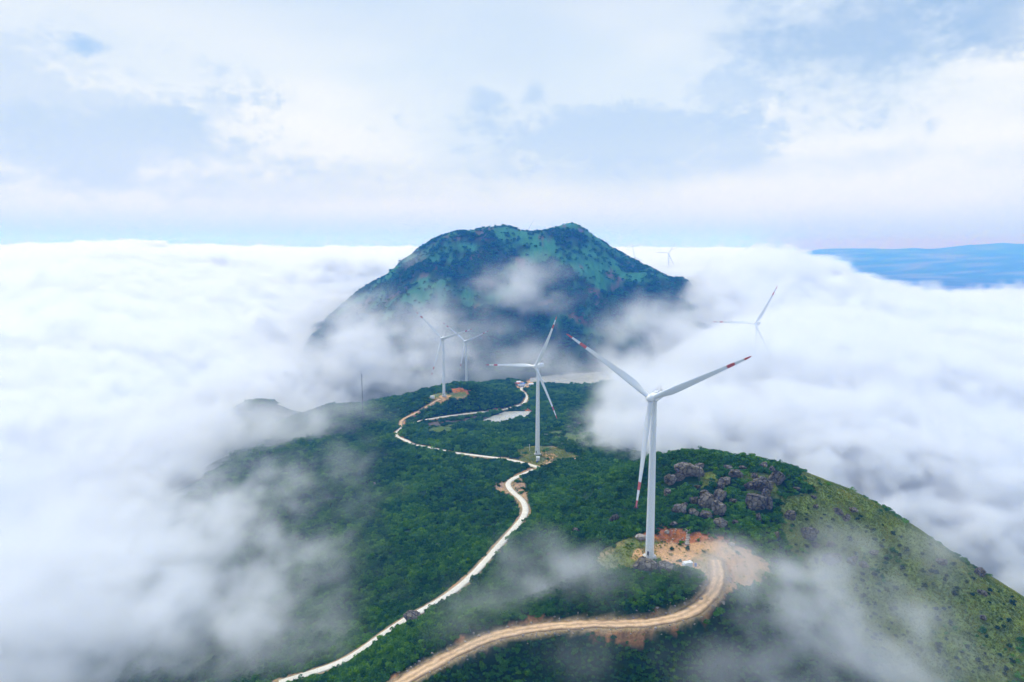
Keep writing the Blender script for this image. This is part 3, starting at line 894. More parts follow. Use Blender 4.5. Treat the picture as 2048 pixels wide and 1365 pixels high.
for m_ in (rock_m, purple_m):
    nt = m_.node_tree; N_, L_ = nt.nodes.new, nt.links.new; b_ = nt.nodes['Principled BSDF']
    vo = N_('ShaderNodeTexVoronoi'); vo.feature = 'DISTANCE_TO_EDGE'; vo.inputs['Scale'].default_value = 0.32; vo.inputs['Randomness'].default_value = 1.0
    tc_ = N_('ShaderNodeTexCoord'); nz_ = N_('ShaderNodeTexNoise'); nz_.inputs['Scale'].default_value = 0.5; nz_.inputs['Detail'].default_value = 5
    L_(tc_.outputs['Object'], nz_.inputs['Vector'])
    mxv = N_('ShaderNodeVectorMath'); mxv.operation = 'MULTIPLY_ADD'; mxv.inputs[1].default_value = (2.2, 2.2, 2.2)
    L_(nz_.outputs['Color'], mxv.inputs[0]); L_(tc_.outputs['Object'], mxv.inputs[2]); L_(mxv.outputs[0], vo.inputs['Vector'])
    mr_ = N_('ShaderNodeMapRange'); L_(vo.outputs['Distance'], mr_.inputs['Value']); mr_.inputs['From Max'].default_value = 0.09; mr_.inputs['To Min'].default_value = 0.25
    src = b_.inputs['Base Color'].links[0].from_socket
    sc2 = N_('ShaderNodeVectorMath'); sc2.operation = 'SCALE'; L_(src, sc2.inputs[0]); L_(mr_.outputs[0], sc2.inputs['Scale']); L_(sc2.outputs[0], b_.inputs['Base Color'])
    bp_ = [n for n in nt.nodes if n.type == 'BUMP'][0]
    b2 = N_('ShaderNodeBump'); b2.inputs['Strength'].default_value = 1.0; b2.inputs['Distance'].default_value = 0.5
    L_(mr_.outputs[0], b2.inputs['Height']); L_(bp_.outputs[0], b2.inputs['Normal']); L_(b2.outputs[0], b_.inputs['Normal'])
from mathutils import noise as mn
ROCKS = []


def boulder_mesh(seed, dims, sub=4):
    rr = random.Random(seed)
    bm = bmesh.new(); bmesh.ops.create_icosphere(bm, subdivisions=sub, radius=1.0)
    planes = []
    for _ in range(13):
        n = Vector((rr.gauss(0, 1), rr.gauss(0, 1), rr.gauss(0, 0.8))).normalized(); planes.append((n, rr.uniform(0.55, 0.88)))
    planes.append((Vector((rr.uniform(-.25, .25), rr.uniform(-.25, .25), 1)).normalized(), rr.uniform(0.6, 0.8)))
    off = Vector((seed * 3.1, seed * 1.7, seed * 0.3))
    # one or two open joints across the rock
    joints = [(Vector((rr.gauss(0, 1), rr.gauss(0, 1), rr.gauss(0, .6))).normalized(), rr.uniform(-.45, .45)) for _ in range(3)]
    for v in bm.verts:
        p = v.co.copy()
        for n, d in planes:
            k = p.dot(n) - d
            if k > 0: p -= n * k * 0.97
        p *= 1 + 0.12 * mn.noise(p * 1.6 + off) + 0.06 * mn.noise(p * 4.2 + off) + 0.035 * mn.noise(p * 10 + off)
        for n, d in joints:
            k = abs(p.dot(n) - d)
            if k < 0.09: p *= 1 - 0.16 * (1 - k / 0.09)
        v.co = Vector((p.x * dims[0], p.y * dims[1], p.z * dims[2]))
    me = bpy.data.meshes.new('boulder'); bm.to_mesh(me); bm.free()
    return me


def zx(zx_, zy_): return 1180 + zx_ / 3.4133, 880 + zy_ / 3.4133


def rock(px, py, w, h, m, label, group='boulders scattered over the hill', k=0, deep=0.8, sink=0.42):
    """w, h: pixels the rock spans in the 2048-pixel photograph; (px, py) its centre"""
    p = hit(px, py + h * 0.30)
    d = math.hypot(p[1], CAM_Z - p[2]); mpp = d / F_PX
    W, H = w * mpp, h * mpp * 1.02
    seed = len(ROCKS) + 1 + k
    rr = random.Random(seed * 7)
    dims = (W / 2 * 1.12, W / 2 * deep * rr.uniform(0.85, 1.1), H / 2 * 1.15)
    me = boulder_mesh(seed, dims)
    z = gz(p[0], p[1])
    o = link('boulder', me, m, smooth=True, label=label, category='boulder', group=group)
    me.set_sharp_from_angle(angle=R(32))
    o.location = (p[0], p[1] + dims[1] * 0.3, z + dims[2] * (1 - sink) * 0.75)
    o.rotation_euler = (rr.uniform(-.15, .15), rr.uniform(-.2, .2), rr.uniform(-.5, .5))
    ROCKS.append((p[0], p[1] + dims[1] * 0.3, max(dims[0], dims[1])))
    return o


RK = [  # zoomed coordinates of the crag (x, y, w, h, material, label)
    (690, 215, 190, 100, 0, 'long pale domed slab at the upper end of the crag, left of the thin mast'),
    (550, 278, 95, 85, 0, 'rounded boulder leaning on the lower left end of the domed slab'),
    (612, 262, 70, 70, 1, 'dark wedge of rock between the domed slab and the rounded boulder'),
    (750, 180, 62, 42, 0, 'brownish knob of rock on the skyline at the foot of the mast'),
    (530, 356, 58, 58, 0, 'single round boulder among shrubs below the domed slab'),
    (800, 425, 130, 140, 0, 'biggest upright boulder at the middle of the central cluster'),
    (885, 388, 120, 85, 0, 'ribbed boulder on top of the central cluster'),
    (882, 475, 92, 140, 0, 'tall upright boulder at the right of the central cluster'),
    (788, 362, 80, 45, 0, 'low flat boulder capping the central cluster with a tuft of green'),
    (715, 417, 64, 62, 1, 'boulder on the left shoulder of the central cluster beside the footpath'),
    (610, 470, 120, 66, 0, 'wide egg shaped boulder left of the footpath'),
    (712, 495, 78, 48, 0, 'boulder across the footpath below the central cluster'),
    (795, 512, 105, 56, 1, 'dark flat boulder at the foot of the central cluster'),
    (892, 570, 100, 70, 0, 'lowest boulder of the central cluster, just above the shrubs of the red bank'),
    (650, 443, 44, 34, 1, 'small boulder behind the wide egg shaped one'),
    (925, 287, 80, 66, 0, 'square topped boulder above the central cluster'),
    (890, 318, 64, 62, 1, 'boulder tucked under the square topped one'),
    (735, 322, 46, 28, 1, 'little dark rock on the grass below the mast'),
    (1000, 238, 100, 60, 1, 'dark slab lying on the slope near the skyline, leftmost of the crag wall'),
    (1130, 252, 46, 56, 0, 'small upright rock standing on the crag wall'),
    (1172, 312, 140, 125, 1, 'great dark bluff of rock in the crag wall'),
    (1098, 312, 90, 66, 1, 'sloping dark slab left of the great bluff'),
    (1204, 392, 88, 140, 1, 'tall dark face of rock below the great bluff'),
    (1130, 432, 165, 120, 1, 'broad purplish rock face at the bottom of the crag wall'),
    (1222, 440, 54, 110, 1, 'narrow upright rock on the right edge of the broad face'),
    (1282, 262, 105, 130, 1, 'dark outcrop at the skyline end of the crag wall'),
    (1184, 190, 70, 54, 0, 'square boulder standing up on the skyline'),
    (1242, 212, 56, 40, 0, 'low boulder right of the square skyline boulder'),
    (935, 187, 76, 28, 0, 'flat reddish rock on the skyline between the mast and the crag wall'),
    (1045, 192, 56, 24, 1, 'flat dark rock on the skyline left of the square boulder'),
    (980, 425, 44, 44, 1, 'lone boulder in shrubs right of the central cluster'),
    (1150, 532, 52, 66, 1, 'upright rock below the broad purplish face'),
    (995, 570, 56, 38, 1, 'small rock low in the shrubs right of the lowest cluster boulder'),
    (1365, 522, 72, 82, 1, 'jagged boulder at the left edge of the grassy slope'),
    (1360, 252, 28, 34, 1, 'small rock alone on the skyline right of the crag'),
    (1526, 316, 24, 22, 1, 'tiny rock on the skyline half way down to the right'),
    (1545, 460, 46, 34, 1, 'small rock on the upper grass'),
    (1700, 485, 66, 56, 1, 'dark boulder on the grass, upper one of a close pair'),
    (1755, 527, 62, 56, 0, 'rounded boulder on the grass, lower one of a close pair'),
    (1800, 476, 66, 42, 0, 'reddish rock near the skyline above the close pair'),
    (1495, 648, 130, 105, 1, 'large blocky boulder in the middle of the grassy slope'),
    (1640, 720, 86, 42, 1, 'flat rock on the grass right of the blocky boulder'),
    (1540, 722, 72, 40, 1, 'flat rock on the grass just below the blocky boulder'),
    (1640, 822, 160, 74, 1, 'broad grey outcrop seen through mist below the blocky boulder'),
    (1790, 838, 96, 62, 1, 'hump of rock in mist right of the broad outcrop'),
    (1872, 858, 76, 42, 1, 'low rock in mist at the right end of the outcrops'),
    (1935, 766, 76, 28, 1, 'thin flat rock high on the right of the grassy slope'),
    (1420, 335, 54, 28, 1, 'low rock in shrubs between the crag and the grass'),
    (1527, 386, 42, 26, 1, 'low dark rock at the top of the grassy slope'),
    (1270, 660, 52, 60, 1, 'mossy rock in the shrubs above the corner of the dirt pad'),
    (170, 532, 74, 52, 1, 'dark boulder in the shrubs left of the near turbine tower'),
    (320, 460, 44, 36, 1, 'dark rock in the shrubs behind the lowest blade tip'),
    (575, 566, 64, 24, 0, 'thin flat rock in shrubs above the red bank'),
    (372, 848, 160, 92, 0, 'big rounded boulder right at the foot of the near turbine'),
    (516, 866, 104, 64, 0, 'second boulder at the foot of the near turbine, right of the biggest'),
    (345, 662, 84, 40, 2, 'pale slanting rock at the left end of the red bank'),
    (528, 630, 36, 30, 2, 'small pale rock stuck in the red bank'),
    (968, 716, 44, 34, 2, 'pale rock on the rim of the dirt pad'),
    (760, 1062, 24, 26, 2, 'small pale rock at the inner edge of the dirt road bend'),
    (908, 1130, 26, 26, 2, 'small pale rock outside the dirt road bend'),
]
for x, y, w, h, mi, lab in RK:
    px, py = zx(x, y)
    rock(px, py, w / 3.4133, h / 3.4133, (rock_m, purple_m, palerock_m)[mi], lab)
for px, py, w, h, mi, lab in [
    (825, 1233, 44, 20, 1, 'black boulder overhanging the concrete road'),
    (1961, 1146, 30, 17, 1, 'dark rock on the skyline at the right edge of the hill'),
    (1882, 1124, 26, 14, 1, 'dark rock on the skyline half way to the right edge'),
    (1966, 1188, 16, 13, 0, 'small brown rock on the slope near the right edge'),
    (1966, 1240, 14, 12, 0, 'small brown rock lower on the slope near the right edge'),
    (748, 962, 7, 7, 2, 'tiny pale rock in the dark green slope left of the road'),
    (876, 1093, 9, 7, 1, 'small dark rock in the green slope left of the road'),
    (968, 1094, 9, 9, 1, 'small dark rock beside the road by a red earth patch'),
    (1152, 1060, 16, 10, 1, 'dark rock in the shrubs between road and near turbine'),
    (1100, 1110, 11, 7, 1, 'small rock low in the shrubs between road and near turbine'),
]:
    rock(px, py, w, h, (rock_m, purple_m, palerock_m)[mi], lab)

# loose rubble along the dirt road, in the cuttings and on the red bank (too many and small to count)
V, Fc = [], []
ico = bmesh.new(); bmesh.ops.create_icosphere(ico, subdivisions=1, radius=1.0)
iv = np.array([v.co[:] for v in ico.verts]); ifc = np.array([[v.index for v in f.verts] for f in ico.faces]); ico.free()


def rubble(n, x, y, smin, smax):
    for i in range(n):
        s = smin + (smax - smin) * rng.random() ** 3
        v = iv * (1 + 0.25 * rng.normal(size=(len(iv), 1))) * np.array([s, s * rng.uniform(.6, 1), s * rng.uniform(.5, .8)])
        Fc.append(ifc + sum(len(q) for q in V[-0:0]) + rubble.n); rubble.n += len(iv)
        V.append(v + np.array([x[i], y[i], gz(x[i], y[i]) + 0.2 * s]))


rubble.n = 0
L = LINES['dirt_road']
k = rng.integers(3, len(L) - 3, 420); T_ = L[k + 2] - L[k - 2]; T_ /= np.linalg.norm(T_[:, :2], axis=1)[:, None]
side = rng.choice([-1, 1], 420) * (3.6 + 2.8 * rng.random(420) ** 1.5)
rubble(420, L[k, 0] + T_[:, 1] * side, L[k, 1] - T_[:, 0] * side, 0.12, 0.75)
for zi in (5, 18, 19):
    P = ZPOLY[zi][1]; lo, hi = P.min(0), P.max(0)
    q = lo + (hi - lo) * rng.random((260, 2)); q = q[in_poly(q[:, 0], q[:, 1], P)]
    rubble(min(len(q), 110), q[:, 0], q[:, 1], 0.12, 0.7)
me = np_mesh('rubble', np.concatenate(V), np.concatenate(Fc))
link('rubble', me, palerock_m, kind='stuff', label='loose pale stones strewn beside the dirt road and cuttings')

# ------------------------------------------------------------------ small built things
box_m = mat('white_enamel', (0.80, 0.81, 0.82), 0.4, 0.5)
blue_m = mat('blue_plastic', (0.02, 0.10, 0.42), 0.5, 0.4)
glass_m = mat('dark_glass', (0.02, 0.025, 0.03), 0.1, 0.6)
rubber_m = mat('black_rubber', (0.02, 0.02, 0.02), 0.9, 0.2)


def kiosk(px, py, label, size=(5.2, 2.6, 2.7), rz=0.25, two=False):
    p = hit(px, py); z = gz(p[0], p[1])
    t = empty('transformer_box', (p[0], p[1], z), rz, label=label, category='transformer box', group='white transformer boxes beside the turbines')
    w, d, h = size
    bm = bmesh.new(); add_box(bm, (0, 0, 0.1), (w + 0.6, d + 0.6, 0.5), 0.05); bm_obj('plinth', bm, pale_m, t)
    bm = bmesh.new(); add_box(bm, (0, 0, 0.35 + h / 2), (w, d, h), 0.06)
    if two: add_box(bm, (-w * 0.32, 0, 0.35 + h * 0.4), (w * 0.55, d * 1.12, h * 0.8), 0.06)
    bm_obj('cabinet', bm, box_m, t)
    bm = bmesh.new(); add_box(bm, (0, 0, 0.35 + h + 0.1), (w + 0.3, d + 0.3, 0.2), 0.06); bm_obj('roof', bm, box_m, t)
    for i in range(3):
        bm = bmesh.new(); add_box(bm, ((i - 1) * w / 3.2, -d * (0.565 if two else 0.505), 0.35 + h * 0.45), (w / 3.8, 0.06, h * 0.75), 0.02); dr = bm_obj('door', bm, box_m, t)
        bm = bmesh.new(); add_box(bm, ((i - 1) * w / 3.2 + w / 9, -d * (0.59 if two else 0.53), 0.35 + h * 0.42), (0.08, 0.05, 0.3)); bm_obj('handle', bm, dark_m, dr)
    return t


kiosk(1375, 1135, 'white transformer box at the rim of the bare pad near the big boulders', (4.2, 2.2, 2.2), 0.3, True)
kiosk(1076, 922, 'white transformer box inside a wire fence below the turbine by the fork', (2.8, 2.4, 3.0), 0.1)
kiosk(865, 797, 'white transformer box on the grass of the far knoll', (5.6, 3.0, 3.0), -0.1)

# wire fence round the box by the fork
fence_m = mat('green_wire', (0.10, 0.22, 0.20), 0.6, 0.4)
p = hit(1076, 922); fz = gz(p[0], p[1])
t = empty('wire_fence', (p[0], p[1], fz), 0.1, label='low green wire fence round the transformer box by the fork', category='fence')
cs = [(-4.6, -3.2), (4.6, -3.2), (4.6, 3.2), (-4.6, 3.2)]
posts = []
for (x0, y0), (x1, y1) in zip(cs, cs[1:] + cs[:1]):
    for s in np.linspace(0, 1, 4)[:-1]:
        bm = bmesh.new(); add_tube(bm, (x0 + (x1 - x0) * s, y0 + (y1 - y0) * s, -0.3), (x0 + (x1 - x0) * s, y0 + (y1 - y0) * s, 2.0), 0.06, seg=6); bm_obj('post', bm, fence_m, t)
    for hgt in (0.5, 0.95, 1.4, 1.85):
        bm = bmesh.new(); add_tube(bm, (x0, y0, hgt), (x1, y1, hgt), 0.025, seg=5); bm_obj('rail', bm, fence_m, t)


def barrel(px, py, label):
    p = hit(px, py)
    bm, last = loft([[(rr * math.cos(t), rr * math.sin(t), z) for t in np.linspace(0, 2 * math.pi, 16, endpoint=False)]
                     for z, rr in [(0, 0.5), (0.05, 0.58), (0.5, 0.6), (0.52, 0.63), (0.6, 0.63), (0.62, 0.6), (1.0, 0.6), (1.02, 0.63), (1.1, 0.63), (1.12, 0.6), (1.5, 0.58), (1.55, 0.5)]])
    cap(bm, last)
    o = bm_obj('water_barrel', bm, blue_m, None, True, label=label, category='barrel')
    o.location = (p[0], p[1], gz(p[0], p[1]))


barrel(1391, 1133, 'blue barrel standing on the pad right of the white box')
barrel(1074, 926, 'blue barrel below the fenced transformer box')


def mast(px, py, height, r, label, guys=True):
    p = hit(px, py); z = gz(p[0], p[1])
    t = empty('measuring_mast', (p[0], p[1], z), 0, label=label, category='mast')
    bm = bmesh.new()
    for k in range(3):
        a = k * 2.094; o_ = (0.35 * math.cos(a), 0.35 * math.sin(a))
        add_tube(bm, (*o_, -0.5), (o_[0] * .6, o_[1] * .6, height), r, r * 0.7, 5)
    n = int(height / 2.5)
    for i in range(n):
        for k in range(3):
            a, b = k * 2.094, (k + 1) * 2.094; z0, z1 = i * height / n, (i + 1) * height / n
            f0, f1 = 1 - .4 * z0 / height, 1 - .4 * z1 / height
            add_tube(bm, (.35 * f0 * math.cos(a), .35 * f0 * math.sin(a), z0), (.35 * f1 * math.cos(b), .35 * f1 * math.sin(b), z1), r * 0.6, seg=4)
    bm_obj('lattice', bm, dark_m, t)
    bm = bmesh.new(); add_tube(bm, (0, 0, height), (0, 0, height + 2.5), 0.05, seg=5); bm_obj('lightning_rod', bm, dark_m, t)
    for s in (0.6, 0.95):
        bm = bmesh.new(); add_tube(bm, (-1.4, 0, height * s), (1.4, 0, height * s), 0.05, seg=5); add_tube(bm, (1.4, 0, height * s), (1.4, 0, height * s + .6), 0.1, seg=6); bm_obj('sensor_arm', bm, dark_m, t)
    return t


mast(726, 838, 62, 0.16, 'tall thin measuring mast on the misty slope left of the ridge')
mast(1398, 966, 11, 0.07, 'thin dark mast on the crag beside the domed slab')

p = hit(1059, 903); t = empty('weather_pole', (p[0], p[1], gz(p[0], p[1])), 0, label='slim pale pole on the grass left of the turbine by the fork', category='pole')
bm = bmesh.new(); add_tube(bm, (0, 0, -0.3), (0, 0, 6.0), 0.14, 0.10, 8); bm_obj('pole', bm, box_m, t)
bm = bmesh.new(); add_box(bm, (0, 0, 6.2), (0.7, 0.7, 0.5), 0.08); bm_obj('sensor', bm, box_m, t)
bm = bmesh.new(); add_box(bm, (0, 0, 0.0), (0.9, 0.9, 0.5), 0.05); bm_obj('footing', bm, pale_m, t)


def car(px, py, rz, label, m, s=1.0):
    p = hit(px, py); t = empty('parked_car', (p[0], p[1], gz(p[0], p[1]) + 0.1), rz, label=label, category='car', group='vehicles on the ridge')
    prof = [(-2.3, .45), (-2.35, .8), (-2.2, 1.05), (-1.0, 1.15), (-0.45, 1.7), (1.6, 1.72), (2.2, 1.15), (2.3, .8), (2.25, .45)]
    bm = bmesh.new(); A = [bm.verts.new((x, -0.9, z)) for x, z in prof]; Bv = [bm.verts.new((x, 0.9, z)) for x, z in prof]
    bm.faces.new(A); bm.faces.new(Bv[::-1])
    for i in range(len(A)): bm.faces.new((A[i], Bv[i], Bv[(i + 1) % len(A)], A[(i + 1) % len(A)]))
    bmesh.ops.bevel(bm, geom=bm.edges[:], offset=0.07, segments=2, affect='EDGES')
    bm_obj('body', bm, m, t, True)
    for sy in (-1, 1):
        for x0, x1 in ((-0.45, 0.5), (0.6, 1.6)):
            bm = bmesh.new(); add_box(bm, ((x0 + x1) / 2, sy * 0.9, 1.42), (x1 - x0 - .1, 0.04, 0.4), 0.01); bm_obj('window', bm, glass_m, t)
        for x in (-1.45, 1.4):
            bm = bmesh.new(); add_tube(bm, (x, sy * 0.7, .36), (x, sy * 0.95, .36), .36, seg=14); wv = bm_obj('wheel', bm, rubber_m, t)
            bm = bmesh.new(); add_tube(bm, (x, sy * 0.94, .36), (x, sy * 0.97, .36), .2, seg=10); bm_obj('rim', bm, grey_m, wv)
    bm = bmesh.new(); add_box(bm, (-0.76, 0, 1.43), (0.05, 1.5, 0.62), 0.01, Matrix.Rotation(R(-45), 3, 'Y').inverted()); bm_obj('windscreen', bm, glass_m, t)
    bm = bmesh.new(); add_box(bm, (1.93, 0, 1.43), (0.05, 1.5, 0.55), 0.01, Matrix.Rotation(R(-46), 3, 'Y')); bm_obj('rear_window', bm, glass_m, t)
    return t


car(1168, 917, 0.5, 'white car parked at the end of the narrow dirt track', box_m)

# stone cascade steps down the red bank
t0 = hit(1377, 1062); t1 = hit(1374, 1090)
t = empty('drain_steps', (0, 0, 0), 0, label='pale stepped stone drain running down the red bank', category='drain')
for i in range(9):
    s = i / 8.0; x, y = t0[0] + (t1[0] - t0[0]) * s, t0[1] + (t1[1] - t0[1]) * s
    bm = bmesh.new(); add_box(bm, (x + 0.15 * (-1) ** i, y, gz(x, y) + 0.2), (1.9 if i < 7 else 2.4, 1.0, 0.55), 0.08); bm_obj('step', bm, palerock_m, t)
for sx in (-1, 1):
    bm = bmesh.new(); add_box(bm, (t0[0] + sx * 1.2, t0[1] + 1.0, gz(t0[0], t0[1] + 1.0) + 0.35), (0.5, 2.2, 0.7), 0.08, Matrix.Rotation(sx * -0.6, 3, 'Z')); bm_obj('wing_wall', bm, palerock_m, t)

# settlement of huts by the lake
roofc = {'red': mat('red_sheet', (0.42, 0.07, 0.06), 0.6), 'blue': mat('blue_sheet', (0.04, 0.16, 0.48), 0.5), 'white': box_m, 'grey': mat('grey_sheet', (0.32, 0.36, 0.42), 0.5)}
plaster_m = mat('pale_plaster', (0.62, 0.60, 0.56), 0.9)


def hut(px, py, w, d, h, rc, rz, label):
    p = hit(px, py); z = gz(p[0], p[1])
    t = empty('hut', (p[0], p[1], z - 0.2), rz, label=label, category='hut', group='huts by the lake')
    bm = bmesh.new(); add_box(bm, (0, 0, h / 2), (w, d, h)); bm_obj('wall', bm, plaster_m, t)
    bm = bmesh.new(); e = 0.5; rh = d * 0.28
    vs = [bm.verts.new(q) for q in ((-w / 2 - e, -d / 2 - e, h), (w / 2 + e, -d / 2 - e, h), (w / 2 + e, d / 2 + e, h), (-w / 2 - e, d / 2 + e, h), (-w / 2 - e, 0, h + rh), (w / 2 + e, 0, h + rh))]
    for f in ((0, 1, 5, 4), (2, 3, 4, 5), (0, 4, 3), (1, 2, 5), (0, 3, 2, 1)): bm.faces.new([vs[i] for i in f])
    bm_obj('roof', bm, roofc[rc], t)
    bm = bmesh.new(); add_box(bm, (0, -d / 2 - 0.02, 1.1), (1.2, 0.1, 2.2)); bm_obj('door', bm, dark_m, t)
    for sx in (-.33, .33):
        bm = bmesh.new(); add_box(bm, (sx * w, -d / 2 - 0.02, h * .6), (1.3, 0.1, 1.1)); bm_obj('window', bm, glass_m, t)


hut(1034, 771, 7, 6, 3.5, 'red', 0.3, 'hut with a red roof, leftmost by the lake road')
hut(1037, 769.5, 6, 6, 5, 'white', 0.2, 'hut with a white roof beside the red one')
hut(1046, 771, 7, 6, 4, 'blue', -0.2, 'hut with a bright blue roof by the lake road')
hut(1042, 774, 10, 7, 4, 'grey', 0.1, 'wide hut with a pale grey roof in front of the blue one')
hut(1062, 772, 8, 5, 3.5, 'white', 0.2, 'long white shed right of the lake road')
hut(1092, 871, 3.2, 2.6, 1.7, 'white', 0.1, 'tiny white hut alone in the light green field')

# ------------------------------------------------------------------ vegetation
def leaf_mesh(seed, nleaf, leaf, lobes, flat=0.8):
    rr = np.random.default_rng(seed)
    C = np.concatenate([[[0, 0, 0.35]], rr.normal(size=(lobes, 3)) * np.array([0.45, 0.45, 0.22]) + np.array([0, 0, 0.5])])
    Rr = np.concatenate([[0.62], rr.uniform(0.32, 0.55, lobes)])
    V, Fq, kk = [], [], 0
    w = Rr ** 2 / (Rr ** 2).sum()
    for i in range(nleaf):
        c = rr.choice(len(C), p=w)
        n = rr.normal(size=3); n[2] = abs(n[2]) * 0.9 if rr.random() < 0.8 else n[2]; n /= np.linalg.norm(n)
        p = C[c] + n * Rr[c] * rr.uniform(0.72, 1.08) * np.array([1, 1, flat])
        m_ = n + rr.normal(size=3) * 0.55; m_ /= np.linalg.norm(m_)
        a = np.cross(m_, rr.normal(size=3)); a /= np.linalg.norm(a); b = np.cross(m_, a)
        s = leaf * rr.uniform(0.6, 1.3)
        V += [p - a * s, p - b * s * 0.6 + m_ * s * .15, p + a * s, p + b * s * 0.6 + m_ * s * .15]
        Fq.append([kk, kk + 1, kk + 2, kk + 3]); kk += 4
    return np_mesh('leaf_clump', np.array(V), np.array(Fq))


def leaf_mat(name, dark, light, attr='tint', own=False):
    m = mat(name, dark, 0.65, 0.25)
    nt = m.node_tree; N, L = nt.nodes.new, nt.links.new; b = nt.nodes['Principled BSDF']
    if own:
        a = N('ShaderNodeObjectInfo'); fac = a.outputs['Random']
    else:
        a = N('ShaderNodeAttribute'); a.attribute_type = 'INSTANCER'; a.attribute_name = attr; fac = a.outputs['Fac']
    g = N('ShaderNodeNewGeometry')
    ad = N('ShaderNodeMath'); ad.operation = 'MULTIPLY_ADD'; L(g.outputs['Random Per Island'], ad.inputs[0]); ad.inputs[1].default_value = 0.45; L(fac, ad.inputs[2])
    sb = N('ShaderNodeMath'); sb.operation = 'SUBTRACT'; L(ad.outputs[0], sb.inputs[0]); sb.inputs[1].default_value = 0.22; sb.use_clamp = True
    cr = N('ShaderNodeValToRGB'); el = cr.color_ramp.elements
    el[0].position = 0.0; el[0].color = (*dark, 1); el[1].position = 0.62; el[1].color = tuple(0.42 * d_ + 0.58 * l_ for d_, l_ in zip(dark, light)) + (1,)
    e3 = el.new(1.0); e3.color = (light[0] * 1.35, light[1] * 1.08, light[2], 1)
    L(sb.outputs[0], cr.inputs[0]); L(cr.outputs[0], b.inputs['Base Color'])
    tr = N('ShaderNodeBsdfTranslucent'); L(cr.outputs[0], tr.inputs[0])
    mx = N('ShaderNodeMixShader'); mx.inputs[0].default_value = 0.38
    L(b.outputs[0], mx.inputs[1]); L(tr.outputs[0], mx.inputs[2]); L(mx.outputs[0], nt.nodes['Material Output'].inputs['Surface'])
    return m


shrub_leaf = leaf_mat('shrub_leaf', (0.008, 0.084, 0.020), (0.110, 0.320, 0.030))
hazed_leaf = leaf_mat('hazed_scrub_leaf', (0.016, 0.130, 0.070), (0.075, 0.300, 0.110))  # far scrub: blue of the haze mixed into the leaf greens
tuft_leaf = leaf_mat('grass_blade', (0.110, 0.185, 0.036), (0.280, 0.340, 0.075))
own_leaf = leaf_mat('dark_shrub_leaf', (0.008, 0.045, 0.020), (0.040, 0.105, 0.026), own=True)


def tuft_mesh(seed):
    rr = np.random.default_rng(seed); V, Fq = [], []
    for i in range(26):
        a = rr.uniform(0, 2 * np.pi); l = rr.uniform(0.5, 1.1); t = rr.uniform(0.2, 0.8); o = rr.normal(size=2) * 0.35
        d = np.array([np.cos(a), np.sin(a)]); n = np.array([-d[1], d[0]]) * 0.07
        b0, b1 = np.r_[o - n, -0.1], np.r_[o + n, -0.1]
        e = np.r_[o + d * t * l, l * np.sqrt(max(0.05, 1 - t * t))]
        V += [b0, b1, e + np.r_[n * .3, 0], e - np.r_[n * .3, 0]]; Fq.append([4 * i, 4 * i + 1, 4 * i + 2, 4 * i + 3])
    return np_mesh('grass_tuft', np.array(V), np.array(Fq))


def scatter(name, pts, scale, tint, meshes, m, label, normal_up=True):
    """one object of uncountable growth: instances on points"""
    me = bpy.data.meshes.new(name); me.vertices.add(len(pts)); me.vertices.foreach_set('co', pts.astype(np.float32).ravel())
    for nm, arr in (('size', scale), ('tint', tint), ('spin', rng.uniform(0, 6.28, len(pts))), ('squash', rng.uniform(0.75, 1.15, len(pts)))):
        a = me.attributes.new(nm, 'FLOAT', 'POINT'); a.data.foreach_set('value', arr.astype(np.float32))
    a = me.attributes.new('pick', 'INT', 'POINT'); a.data.foreach_set('value', rng.integers(0, len(meshes), len(pts)).astype(np.int32))
    o = link(name, me, None, kind='stuff', label=label)
    g = bpy.data.node_groups.new(name, 'GeometryNodeTree'); g.is_modifier = True
    g.interface.new_socket('Geometry', in_out='INPUT', socket_type='NodeSocketGeometry'); g.interface.new_socket('Geometry', in_out='OUTPUT', socket_type='NodeSocketGeometry')
    N, L = g.nodes.new, g.links.new
    gi, go = N('NodeGroupInput'), N('NodeGroupOutput')
    coll = bpy.data.collections.new(name + '_kinds')
    for k, lm in enumerate(meshes):
        lm.materials.clear(); lm.materials.append(m)
        coll.objects.link(bpy.data.objects.new('%s_kind' % name, lm))
    ci = N('GeometryNodeCollectionInfo'); ci.inputs['Collection'].default_value = coll; ci.inputs['Separate Children'].default_value = True; ci.inputs['Reset Children'].default_value = True

    def attr(nm, dt='FLOAT'):
        n = N('GeometryNodeInputNamedAttribute'); n.data_type = dt; n.inputs['Name'].default_value = nm; return n.outputs[0]
    iop = N('GeometryNodeInstanceOnPoints'); mp = N('GeometryNodeMeshToPoints')
    L(gi.outputs[0], mp.inputs[0]); L(mp.outputs[0], iop.inputs['Points']); L(ci.outputs[0], iop.inputs['Instance'])
    iop.inputs['Pick Instance'].default_value = True; L(attr('pick', 'INT'), iop.inputs['Instance Index'])
    cx = N('ShaderNodeCombineXYZ'); L(attr('spin'), cx.inputs[2])
    er = N('FunctionNodeEulerToRotation'); L(cx.outputs[0], er.inputs[0]); L(er.outputs[0], iop.inputs['Rotation'])
    sz = attr('size'); mu = N('ShaderNodeMath'); mu.operation = 'MULTIPLY'; L(sz, mu.inputs[0]); L(attr('squash'), mu.inputs[1])
    cs_ = N('ShaderNodeCombineXYZ'); L(sz, cs_.inputs[0]); L(sz, cs_.inputs[1]); L(mu.outputs[0], cs_.inputs[2]); L(cs_.outputs[0], iop.inputs['Scale'])
    L(iop.outputs[0], go.inputs[0])
    md = o.modifiers.new('growth', 'NODES'); md.node_group = g
    return o


